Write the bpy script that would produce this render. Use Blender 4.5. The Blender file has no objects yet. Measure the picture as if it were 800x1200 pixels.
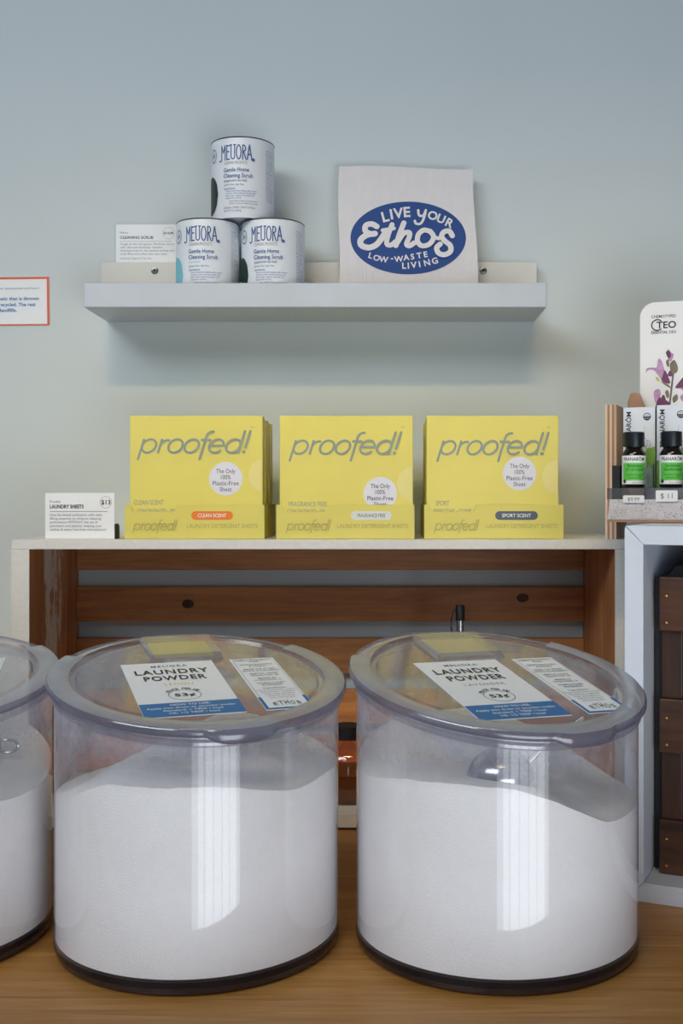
import bpy, math, random
from mathutils import Vector, Matrix, noise

random.seed(4)
SC = bpy.context.scene
COL = SC.collection
PI = math.pi
D2R = PI / 180

# ------------------------------------------------------------------ camera
F_PX, VPX, VPY, EYE = 1330.0, 450.0, 580.0, 0.444      # focal length / vanishing point for the 800x1200 frame
cam_d = bpy.data.cameras.new('camera')
cam = bpy.data.objects.new('camera', cam_d)
COL.objects.link(cam)
cam.location = (0, 0, EYE)
cam.rotation_euler = (PI / 2, 0, 0)
cam_d.sensor_fit = 'HORIZONTAL'
cam_d.sensor_width = 36
cam_d.lens = 36 * F_PX / 800
cam_d.shift_x = -(VPX - 400) / 800
cam_d.shift_y = (VPY - 600) / 800
cam_d.clip_start = 0.05
SC.camera = cam
SC.view_settings.view_transform = 'Standard'
SC.view_settings.look = 'None'
SC.view_settings.gamma = 1
SC.view_settings.use_curve_mapping = False
SC.view_settings.exposure = 0.0
SC.cycles.transparent_max_bounces = 32
SC.cycles.max_bounces = 10

# ------------------------------------------------------------------ world and lights
W = bpy.data.worlds.new('room_light')
SC.world = W
W.use_nodes = True
bg = W.node_tree.nodes['Background']
bg.inputs[0].default_value = (0.48, 0.66, 0.90, 1)
bg.inputs[1].default_value = 0.15


def area(name, loc, target, sx, sy, radiance, color, spread=180):
    L = bpy.data.lights.new(name, 'AREA')
    L.shape = 'RECTANGLE'
    L.size, L.size_y = sx, sy
    L.energy = radiance * PI * sx * sy
    L.color = color
    L.spread = spread * D2R
    o = bpy.data.objects.new(name, L)
    COL.objects.link(o)
    o.location = loc
    o.rotation_euler = (Vector(target) - Vector(loc)).to_track_quat('-Z', 'Y').to_euler()
    return o


# curtained shop window behind the camera (daylight through its pleats), the high windows above it and a row of ceiling lamps
x = -0.05
for wid, rad in ((0.16, 1.99), (0.14, 4.26), (0.05, 2.56), (0.20, 4.83), (0.04, 2.70), (0.22, 4.69), (0.04, 2.70), (0.20, 4.97), (0.05, 2.98), (0.24, 4.83), (0.16, 2.41)):
    area('shop_window_pane', (x + wid / 2, -0.8, -0.25), (x + wid / 2, 1, -0.25), wid, 1.2, rad, (0.88, 0.94, 1.0))
    x += wid
area('high_window', (-1.35, -0.8, 1.95), (-0.15, 1.6, 0.35), 2.0, 0.8, 2.65, (0.87, 0.95, 1.0), 100)
area('lamp_row', (-0.1, -0.25, 2.05), (-0.02, 1.74, 0.26), 1.5, 0.10, 3.1, (1.0, 0.74, 0.36), 36)


# ------------------------------------------------------------------ materials
def lin(c):
    return tuple(((x / 12.92) if x <= 0.04045 else ((x + 0.055) / 1.055) ** 2.4) for x in c)


def rgb(r, g, b):
    return lin((r / 255, g / 255, b / 255)) + (1,)


def mat_base(name):
    m = bpy.data.materials.new(name)
    m.use_nodes = True
    nt = m.node_tree
    return m, nt, nt.nodes['Principled BSDF'], nt.nodes['Material Output']


def N(nt, typ, **kw):
    n = nt.nodes.new(typ)
    for k, v in kw.items():
        if hasattr(n, k):
            setattr(n, k, v)
        else:
            n.inputs[k].default_value = v
    return n


def plain(name, col, rough=0.5, var=0.06, scale=30, bump=0.0, metal=0.0, bscale=None, spec=0.5):
    """colour with a little noise variation and fine relief"""
    m, nt, b, out = mat_base(name)
    tc = N(nt, 'ShaderNodeTexCoord')
    no = N(nt, 'ShaderNodeTexNoise', Scale=scale, Detail=4)
    nt.links.new(tc.outputs['Object'], no.inputs['Vector'])
    r = N(nt, 'ShaderNodeValToRGB')
    c = col[:3]
    r.color_ramp.elements[0].position = 0.3
    r.color_ramp.elements[1].position = 0.7
    r.color_ramp.elements[0].color = tuple(x * (1 - var) for x in c) + (1,)
    r.color_ramp.elements[1].color = tuple(min(1, x * (1 + var)) for x in c) + (1,)
    nt.links.new(no.outputs['Fac'], r.inputs['Fac'])
    nt.links.new(r.outputs['Color'], b.inputs['Base Color'])
    b.inputs['Roughness'].default_value = rough
    b.inputs['Metallic'].default_value = metal
    b.inputs['Specular IOR Level'].default_value = spec
    if bump:
        n2 = N(nt, 'ShaderNodeTexNoise', Scale=bscale or scale * 6, Detail=3)
        nt.links.new(tc.outputs['Object'], n2.inputs['Vector'])
        bp = N(nt, 'ShaderNodeBump', Strength=bump, Distance=0.002)
        nt.links.new(n2.outputs['Fac'], bp.inputs['Height'])
        nt.links.new(bp.outputs['Normal'], b.inputs['Normal'])
    return m


def wood(name, dark, light, stretch=(2, 40, 40), rough=0.5, paint=None, paint_amt=0.5, bump=0.15, rings=0.5):
    m, nt, b, out = mat_base(name)
    tc = N(nt, 'ShaderNodeTexCoord')
    oi = N(nt, 'ShaderNodeObjectInfo')
    add = N(nt, 'ShaderNodeVectorMath', operation='ADD')
    mul = N(nt, 'ShaderNodeVectorMath', operation='SCALE')
    cmb = N(nt, 'ShaderNodeCombineXYZ')
    for k in 'XYZ':
        nt.links.new(oi.outputs['Random'], cmb.inputs[k])
    nt.links.new(cmb.outputs[0], mul.inputs[0])
    mul.inputs['Scale'].default_value = 7
    nt.links.new(tc.outputs['Object'], add.inputs[0])
    nt.links.new(mul.outputs[0], add.inputs[1])
    mp = N(nt, 'ShaderNodeMapping')
    mp.inputs['Scale'].default_value = stretch
    nt.links.new(add.outputs[0], mp.inputs['Vector'])
    n1 = N(nt, 'ShaderNodeTexNoise', Scale=1.0, Detail=6, Roughness=0.65, Distortion=rings)
    n2 = N(nt, 'ShaderNodeTexNoise', Scale=5.0, Detail=4, Roughness=0.7)
    nt.links.new(mp.outputs[0], n1.inputs['Vector'])
    nt.links.new(mp.outputs[0], n2.inputs['Vector'])
    mx = N(nt, 'ShaderNodeMath', operation='MULTIPLY_ADD')
    nt.links.new(n2.outputs['Fac'], mx.inputs[0])
    mx.inputs[1].default_value = 0.35
    nt.links.new(n1.outputs['Fac'], mx.inputs[2])
    r = N(nt, 'ShaderNodeValToRGB')
    r.color_ramp.elements[0].position = 0.45
    r.color_ramp.elements[1].position = 0.9
    r.color_ramp.elements[0].color = dark
    r.color_ramp.elements[1].color = light
    nt.links.new(mx.outputs[0], r.inputs['Fac'])
    colr = r.outputs['Color']
    if paint:
        n3 = N(nt, 'ShaderNodeTexNoise', Scale=9.0, Detail=8, Roughness=0.75)
        mp2 = N(nt, 'ShaderNodeMapping')
        mp2.inputs['Scale'].default_value = (1, 1, 0.35)
        nt.links.new(add.outputs[0], mp2.inputs['Vector'])
        nt.links.new(mp2.outputs[0], n3.inputs['Vector'])
        r3 = N(nt, 'ShaderNodeValToRGB')
        r3.color_ramp.elements[0].position = 0.62 - 0.3 * paint_amt
        r3.color_ramp.elements[1].position = 0.66 - 0.3 * paint_amt
        nt.links.new(n3.outputs['Fac'], r3.inputs['Fac'])
        mc = N(nt, 'ShaderNodeMix', data_type='RGBA')
        nt.links.new(r3.outputs['Color'], mc.inputs['Factor'])
        nt.links.new(colr, mc.inputs['A'])
        mc.inputs['B'].default_value = paint
        colr = mc.outputs['Result']
    nt.links.new(colr, b.inputs['Base Color'])
    b.inputs['Roughness'].default_value = rough
    bp = N(nt, 'ShaderNodeBump', Strength=bump, Distance=0.002)
    nt.links.new(mx.outputs[0], bp.inputs['Height'])
    nt.links.new(bp.outputs['Normal'], b.inputs['Normal'])
    return m


def clear(name, tint, f0=0.07, haze=0.1, haze_col=(0.7, 0.7, 0.75, 1), hscale=14, rough=0.03, haze_var=0.6, edge=0.0):
    """thin clear plastic: tinted see-through, Fresnel gloss and a film of powder dust"""
    m, nt, b, out = mat_base(name)
    nt.nodes.remove(b)
    lw = N(nt, 'ShaderNodeLayerWeight', Blend=0.5)
    p = N(nt, 'ShaderNodeMath', operation='POWER')
    nt.links.new(lw.outputs['Facing'], p.inputs[0])
    p.inputs[1].default_value = 5
    ma = N(nt, 'ShaderNodeMath', operation='MULTIPLY_ADD')
    nt.links.new(p.outputs[0], ma.inputs[0])
    ma.inputs[1].default_value = 0.9 - f0
    ma.inputs[2].default_value = f0
    tr = N(nt, 'ShaderNodeBsdfTransparent')
    tr.inputs['Color'].default_value = tint
    gl = N(nt, 'ShaderNodeBsdfGlossy', Roughness=rough)
    gl.inputs['Color'].default_value = (1, 1, 1, 1)
    df = N(nt, 'ShaderNodeBsdfDiffuse')
    df.inputs['Color'].default_value = haze_col
    tc = N(nt, 'ShaderNodeTexCoord')
    no = N(nt, 'ShaderNodeTexNoise', Scale=hscale, Detail=6, Roughness=0.7)
    nt.links.new(tc.outputs['Object'], no.inputs['Vector'])
    mr = N(nt, 'ShaderNodeMapRange')
    mr.inputs['From Min'].default_value = 0.3
    mr.inputs['From Max'].default_value = 0.7
    mr.inputs['To Min'].default_value = haze * (1 - haze_var)
    mr.inputs['To Max'].default_value = haze * (1 + haze_var)
    nt.links.new(no.outputs['Fac'], mr.inputs['Value'])
    hz = mr.outputs['Result']
    if edge:
        p2 = N(nt, 'ShaderNodeMath', operation='POWER')
        nt.links.new(lw.outputs['Facing'], p2.inputs[0])
        p2.inputs[1].default_value = 3
        ad = N(nt, 'ShaderNodeMath', operation='MULTIPLY_ADD')
        nt.links.new(p2.outputs[0], ad.inputs[0])
        ad.inputs[1].default_value = edge
        nt.links.new(hz, ad.inputs[2])
        hz = ad.outputs[0]
    m1 = N(nt, 'ShaderNodeMixShader')
    nt.links.new(hz, m1.inputs[0])
    nt.links.new(tr.outputs[0], m1.inputs[1])
    tl = N(nt, 'ShaderNodeBsdfTranslucent')          # dust scatters light through as well as back
    tl.inputs['Color'].default_value = tuple(min(1, c * 1.5) for c in haze_col[:3]) + (1,)
    ms = N(nt, 'ShaderNodeMixShader')
    ms.inputs[0].default_value = 0.45
    nt.links.new(df.outputs[0], ms.inputs[1])
    nt.links.new(tl.outputs[0], ms.inputs[2])
    nt.links.new(ms.outputs[0], m1.inputs[2])
    m2 = N(nt, 'ShaderNodeMixShader')
    nt.links.new(ma.outputs[0], m2.inputs[0])
    nt.links.new(m1.outputs[0], m2.inputs[1])
    nt.links.new(gl.outputs[0], m2.inputs[2])
    nt.links.new(m2.outputs[0], out.inputs['Surface'])
    return m


M = {}
M['wall'] = plain('painted_wall', rgb(203, 211, 213), 0.75, 0.02, 4, 0.08, bscale=120)
M['counter'] = wood('counter_wood', rgb(150, 98, 44), rgb(196, 142, 76), (3.0, 62, 62), 0.42, bump=0.06, rings=1.6)
M['floor'] = wood('floor_wood', rgb(120, 84, 52), rgb(170, 126, 84), (1, 12, 12), 0.5)
M['white_paint'] = plain('white_paint', rgb(206, 213, 225), 0.45, 0.03, 14, 0.06)
M['ledge_paint'] = plain('ledge_paint', rgb(192, 200, 211), 0.45, 0.03, 14, 0.06)
M['chalk_white'] = plain('worn_white_paint', rgb(216, 214, 211), 0.6, 0.04, 160, 0.25, bscale=160)
M['batten'] = plain('batten_paint', rgb(214, 213, 207), 0.55, 0.03, 20, 0.05)
M['pine'] = wood('stained_pine', rgb(134, 80, 40), rgb(204, 140, 82), (3, 40, 40), 0.5, bump=0.15)
M['pine_upright'] = wood('stained_pine_upright', rgb(134, 82, 46), rgb(200, 138, 88), (30, 30, 2.2), 0.5,
                         paint=rgb(208, 200, 190), paint_amt=0.12)
M['knot'] = plain('knot_wood', rgb(70, 38, 22), 0.6, 0.35, 160)
M['dark_wood'] = wood('dark_crate_wood', rgb(40, 23, 14), rgb(92, 54, 32), (4, 34, 34), 0.45, bump=0.3)
M['dark_wood_v'] = wood('dark_crate_wood_upright', rgb(28, 16, 10), rgb(66, 38, 23), (34, 34, 4), 0.45, bump=0.3)
M['black'] = plain('matt_black', rgb(18, 19, 24), 0.5, 0.1)
M['brass'] = plain('brass_nail', rgb(200, 150, 80), 0.35, 0.05, metal=1.0)
M['steel'] = plain('steel', rgb(190, 192, 196), 0.16, 0.03, metal=1.0)
M['zinc'] = plain('screw_zinc', rgb(120, 126, 124), 0.3, 0.1, 300, metal=1.0)
M['can'] = plain('can_label_paper', rgb(226, 231, 238), 0.38, 0.015, 20)
M['can_metal'] = plain('tin_edge', rgb(96, 106, 116), 0.4, 0.05, metal=0.8)
M['navy'] = plain('navy_ink', rgb(44, 86, 146), 0.5, 0.05)
M['blue_ink'] = plain('blue_ink', rgb(6, 106, 174), 0.45, 0.03)
M['dkgreen'] = plain('dark_green_ink', rgb(12, 48, 40), 0.45, 0.05)
M['aqua'] = plain('aqua_ink', rgb(120, 196, 214), 0.45, 0.05)
M['aqua_txt'] = plain('pale_aqua_ink', rgb(150, 205, 215), 0.5)
M['grey_ink'] = plain('grey_ink', rgb(112, 116, 124), 0.5)
M['black_ink'] = plain('black_ink', rgb(28, 30, 36), 0.5)
M['mauve_ink'] = plain('mauve_ink', rgb(134, 116, 120), 0.5)
M['paper'] = plain('card_paper', rgb(236, 237, 240), 0.55, 0.01, 20)
M['cloth'] = plain('cellulose_cloth', rgb(222, 218, 220), 0.85, 0.02, 60)
M['royal'] = plain('royal_blue_print', rgb(30, 70, 136), 0.7, 0.05, 80)
M['cloth_print'] = plain('unprinted_cloth', rgb(228, 224, 224), 0.85, 0.02, 60)
M['orange'] = plain('orange_border', rgb(222, 92, 44), 0.5, 0.05)
M['yellow'] = plain('yellow_carton', rgb(226, 213, 108), 0.42, 0.03, 14)
M['yellow_tray'] = plain('yellow_tray_carton', rgb(218, 207, 106), 0.45, 0.03, 14)
M['proof_ink'] = plain('slate_ink', rgb(142, 153, 144), 0.45, 0.04)
M['dot_white'] = plain('white_dot_ink', rgb(222, 222, 232), 0.45, 0.02)
M['dot_cream'] = plain('cream_dot_ink', rgb(228, 216, 138), 0.45, 0.02)
M['pill_orange'] = plain('orange_pill_ink', rgb(236, 128, 44), 0.45, 0.03)
M['pill_grey'] = plain('slate_pill_ink', rgb(84, 94, 110), 0.45, 0.03)
M['pill_white'] = plain('pale_pill_ink', rgb(218, 222, 218), 0.45, 0.03)
M['olive_ink'] = plain('olive_ink', rgb(176, 168, 96), 0.5)
M['powder'] = plain('washing_powder', rgb(246, 243, 240), 0.95, 0.03, 9, 0.55, bscale=700, spec=0.1)
M['bin'] = clear('bin_clear_plastic', (0.965, 0.965, 0.98, 1), 0.057, 0.055, (0.58, 0.58, 0.68, 1), 16, rough=0.04, edge=0.38)
M['lid'] = clear('lid_clear_plastic', (0.93, 0.93, 0.94, 1), 0.05, 0.24, (0.40, 0.40, 0.42, 1), 26, 0.10, 0.35)
M['rim'] = clear('lid_rim_plastic', (0.62, 0.63, 0.68, 1), 0.05, 0.62, (0.52, 0.54, 0.58, 1), 20, 0.25, 0.12)
M['rim_back'] = clear('lid_back_rim_plastic', (0.72, 0.72, 0.78, 1), 0.10, 0.22, (0.6, 0.6, 0.64, 1), 20, 0.08, 0.3)
M['rim_lip'] = clear('lid_lip_plastic', (0.52, 0.52, 0.60, 1), 0.07, 0.5, (0.27, 0.27, 0.36, 1), 20, 0.12, 0.2)
M['base_dark'] = plain('bin_base_dark', rgb(18, 16, 26), 0.15, 0.1)
M['base_clear'] = clear('bin_base_plastic', (0.62, 0.52, 0.50, 1), 0.06, 0.25, (0.20, 0.15, 0.15, 1), 20, 0.1)
M['yellow_slip'] = plain('pale_yellow_slip', rgb(214, 204, 130), 0.6, 0.05, 20)  # reflection of the yellow packets in the lid, put into a colour
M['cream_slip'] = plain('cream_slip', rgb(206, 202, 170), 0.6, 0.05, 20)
M['yellow_txt'] = plain('yellow_ink', rgb(236, 196, 96), 0.5)
M['lav_txt'] = plain('lavender_grey_ink', rgb(150, 152, 168), 0.5)
M['ply'] = wood('plywood_face', rgb(196, 164, 134), rgb(224, 198, 170), (30, 30, 3), 0.6)
M['ply_light'] = plain('plywood_light_layer', rgb(236, 210, 186), 0.6, 0.05, 40)
M['ply_dark'] = plain('plywood_dark_layer', rgb(172, 132, 106), 0.6, 0.08, 40)
M['speckle'] = plain('speckled_grey_laminate', rgb(204, 201, 207), 0.5, 0.10, 130, 0.05)
M['acrylic'] = clear('clear_acrylic', (0.78, 0.80, 0.84, 1), 0.08, 0.18, (0.5, 0.52, 0.56, 1), 30, 0.05)
M['amber'] = plain('dark_amber_glass', rgb(26, 16, 12), 0.06, 0.1)
M['cap'] = plain('black_cap', rgb(16, 24, 30), 0.35, 0.1)
M['lime'] = plain('lime_label_ink', rgb(96, 200, 76), 0.5, 0.04)
M['moss'] = plain('leaf_green_ink', rgb(120, 176, 70), 0.5, 0.04)
M['oil_box'] = plain('oil_carton', rgb(216, 222, 232), 0.45, 0.02)
M['petal'] = plain('petal_ink', rgb(190, 150, 190), 0.6, 0.22, 220)
M['petal_dark'] = plain('dark_petal_ink', rgb(112, 58, 96), 0.6, 0.15, 90)
M['stem_ink'] = plain('stem_ink', rgb(110, 98, 104), 0.6, 0.15, 90)
M['sepal'] = plain('sepal_ink', rgb(120, 112, 92), 0.6, 0.2, 90)
M['leaf_tip'] = plain('yellow_green_ink', rgb(190, 190, 70), 0.6)
M['amber_glass'] = clear('amber_bottle_glass', (0.85, 0.55, 0.22, 1), 0.08, 0.1, (0.6, 0.35, 0.14, 1), 20, 0.05)
M['clear_glass'] = clear('clear_bottle_glass', (0.85, 0.86, 0.84, 1), 0.08, 0.06, (0.6, 0.58, 0.54, 1), 20, 0.03)
M['wall_gap'] = M['wall']


def speckles():
    nt = M['speckle'].node_tree
    b = nt.nodes['Principled BSDF']
    tc = N(nt, 'ShaderNodeTexCoord')
    base = b.inputs['Base Color'].links[0].from_socket
    v = N(nt, 'ShaderNodeTexVoronoi', Scale=420.0)
    nt.links.new(tc.outputs['Object'], v.inputs['Vector'])
    r = N(nt, 'ShaderNodeValToRGB')
    r.color_ramp.elements[0].position = 0.22
    r.color_ramp.elements[1].position = 0.34
    nt.links.new(v.outputs['Distance'], r.inputs['Fac'])
    n2 = N(nt, 'ShaderNodeTexNoise', Scale=60.0, Detail=2)
    nt.links.new(tc.outputs['Object'], n2.inputs['Vector'])
    ad = N(nt, 'ShaderNodeMath', operation='MAXIMUM')
    r2 = N(nt, 'ShaderNodeValToRGB')
    r2.color_ramp.elements[0].position = 0.45
    r2.color_ramp.elements[1].position = 0.6
    nt.links.new(n2.outputs['Fac'], r2.inputs['Fac'])
    nt.links.new(r.outputs['Color'], ad.inputs[0])
    nt.links.new(r2.outputs['Color'], ad.inputs[1])
    mx = N(nt, 'ShaderNodeMix', data_type='RGBA')
    nt.links.new(ad.outputs[0], mx.inputs['Factor'])
    mx.inputs['A'].default_value = rgb(116, 112, 124)
    nt.links.new(base, mx.inputs['B'])
    nt.links.new(mx.outputs['Result'], b.inputs['Base Color'])


def dust_line():
    """the film of powder is thick only on the wall above the settled powder"""
    nt = M['bin'].node_tree
    mr = next(n for n in nt.nodes if n.type == 'MAP_RANGE')
    tc = next(n for n in nt.nodes if n.type == 'TEX_COORD')
    sp = N(nt, 'ShaderNodeSeparateXYZ')
    nt.links.new(tc.outputs['Object'], sp.inputs[0])
    lv = N(nt, 'ShaderNodeMapRange')
    lv.inputs['From Min'].default_value = 0.178
    lv.inputs['From Max'].default_value = 0.222
    lv.inputs['To Min'].default_value = 1.0
    lv.inputs['To Max'].default_value = 8.0
    nt.links.new(sp.outputs['Z'], lv.inputs['Value'])
    mu = N(nt, 'ShaderNodeMath', operation='MULTIPLY')
    for l in list(mr.outputs['Result'].links):
        nt.links.new(mu.outputs[0], l.to_socket)
    nt.links.new(mr.outputs['Result'], mu.inputs[0])
    nt.links.new(lv.outputs['Result'], mu.inputs[1])


def cloth_ridges():
    nt = M['cloth'].node_tree
    b = nt.nodes['Principled BSDF']
    tc = N(nt, 'ShaderNodeTexCoord')
    w = N(nt, 'ShaderNodeTexWave', Scale=110.0, Distortion=0.6)
    w.bands_direction = 'X'
    nt.links.new(tc.outputs['Object'], w.inputs['Vector'])
    bp = N(nt, 'ShaderNodeBump', Strength=0.2, Distance=0.001)
    nt.links.new(w.outputs['Fac'], bp.inputs['Height'])
    nt.links.new(bp.outputs['Normal'], b.inputs['Normal'])


cloth_ridges()
dust_line()
speckles()


# ------------------------------------------------------------------ mesh helpers
class MB:
    def __init__(self):
        self.v, self.f = [], []

    def add(self, vs, fs):
        o = len(self.v)
        self.v += [tuple(p) for p in vs]
        self.f += [tuple(i + o for i in f) for f in fs]
        return self

    def box(self, x0, x1, y0, y1, z0, z1):
        vs = [(x, y, z) for z in (z0, z1) for y in (y0, y1) for x in (x0, x1)]
        return self.add(vs, [(0, 2, 3, 1), (4, 5, 7, 6), (0, 1, 5, 4), (2, 6, 7, 3), (0, 4, 6, 2), (1, 3, 7, 5)])

    def prism(self, poly, axis, a, b):
        """poly: 2D outline; axis: the extruded one, outline lies in the other two in xyz order"""
        def P(p, t):
            return {'x': (t, p[0], p[1]), 'y': (p[0], t, p[1]), 'z': (p[0], p[1], t)}[axis]
        n = len(poly)
        vs = [P(p, a) for p in poly] + [P(p, b) for p in poly]
        fs = [tuple(range(n)), tuple(range(2 * n - 1, n - 1, -1))] + [(i, i + n, (i + 1) % n + n, (i + 1) % n) for i in range(n)]
        return self.add(vs, fs)

    def lathe(self, prof, n=64, a0=0.0, a1=2 * PI, fn=None):
        """prof: (r, z) list; fn maps (x, y, z) after turning"""
        full = abs(a1 - a0 - 2 * PI) < 1e-6
        m = n if full else n + 1
        vs, fs = [], []
        for r, z in prof:
            for i in range(m):
                t = a0 + (a1 - a0) * i / n
                p = (r * math.cos(t), r * math.sin(t), z)
                vs.append(fn(*p) if fn else p)
        for j in range(len(prof) - 1):
            for i in range(n):
                k = (i + 1) % m
                fs.append((j * m + i, j * m + k, (j + 1) * m + k, (j + 1) * m + i))
        return self.add(vs, fs)

    def tube(self, path, rad, n=12, caps=True):
        path = [Vector(p) for p in path]
        rads = rad if isinstance(rad, (list, tuple)) else [rad] * len(path)
        vs, fs = [], []
        up = Vector((0, 0, 1))
        for i, p in enumerate(path):
            d = (path[min(i + 1, len(path) - 1)] - path[max(i - 1, 0)]).normalized()
            s = d.cross(up)
            if s.length < 1e-3:
                s = d.cross(Vector((0, 1, 0)))
            s.normalize()
            u = s.cross(d)
            for k in range(n):
                t = 2 * PI * k / n
                vs.append(p + (s * math.cos(t) + u * math.sin(t)) * rads[i])
        for i in range(len(path) - 1):
            for k in range(n):
                fs.append((i * n + k, i * n + (k + 1) % n, (i + 1) * n + (k + 1) % n, (i + 1) * n + k))
        if caps:
            fs.append(tuple(range(n)))
            fs.append(tuple(range(len(vs) - 1, len(vs) - 1 - n, -1)))
        return self.add(vs, fs)

    def build(self, name, material, parent=None, smooth=False, bevel=0, label=None, loc=None, seg=2):
        me = bpy.data.meshes.new(name)
        me.from_pydata(self.v, [], self.f)
        me.update()
        me.materials.append(material)
        if smooth:
            me.polygons.foreach_set('use_smooth', [True] * len(me.polygons))
            try:
                me.set_sharp_from_angle(angle=40 * D2R)
            except Exception:
                pass
        o = bpy.data.objects.new(name, me)
        COL.objects.link(o)
        if parent:
            o.parent = parent
        if loc:
            o.location = loc
        if bevel:
            md = o.modifiers.new('bevel', 'BEVEL')
            md.width = bevel
            md.segments = seg
            md.limit_method = 'ANGLE'
        if label:
            o['label'] = label
        return o


def tag(o, label=None, cat=None, group=None, kind=None):
    if label:
        o['label'] = label
    if cat:
        o['category'] = cat
    if group:
        o['group'] = group
    if kind:
        o['kind'] = kind
    return o


def thing(name, label, cat, loc=(0, 0, 0), rz=0.0, group=None):
    o = bpy.data.objects.new(name, None)
    o.empty_display_size = 0.02
    COL.objects.link(o)
    o.location = loc
    o.rotation_euler = (0, 0, rz)
    return tag(o, label, cat, group)


def at(px, py, d):
    """point at depth d metres seen at frame pixel px, py"""
    return Vector(((px - VPX) / F_PX * d, d, EYE - (py - VPY) / F_PX * d))


def copy_tree(o, parent=None):
    c = o.copy()
    COL.objects.link(c)
    if parent:
        c.parent = parent
    for ch in list(o.children):
        copy_tree(ch, c)
    return c


# ------------------------------------------------------------------ flat print: text and strokes as 2D triangles
_txt = {}


def _text_mesh(s, off=0.0, shear=0.0, spc=1.0):
    key = (s, off, shear, spc)
    if key not in _txt:
        cu = bpy.data.curves.new('text_source', 'FONT')
        cu.body = s
        cu.size = 1.0
        cu.offset = off
        cu.shear = shear
        cu.space_character = spc
        cu.resolution_u = 3
        cu.fill_mode = 'FRONT'
        o = bpy.data.objects.new('text_source', cu)
        COL.objects.link(o)
        dg = bpy.context.evaluated_depsgraph_get()
        me = bpy.data.meshes.new_from_object(o.evaluated_get(dg))
        vs = [(v.co.x, v.co.y) for v in me.vertices]
        fs = [tuple(p.vertices) for p in me.polygons]
        bpy.data.objects.remove(o)
        bpy.data.curves.remove(cu)
        bpy.data.meshes.remove(me)
        _txt[key] = (vs, fs)
    return _txt[key]


_h = [p[1] for p in _text_mesh('H')[0]]
CAP = max(_h) - min(_h)


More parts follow.
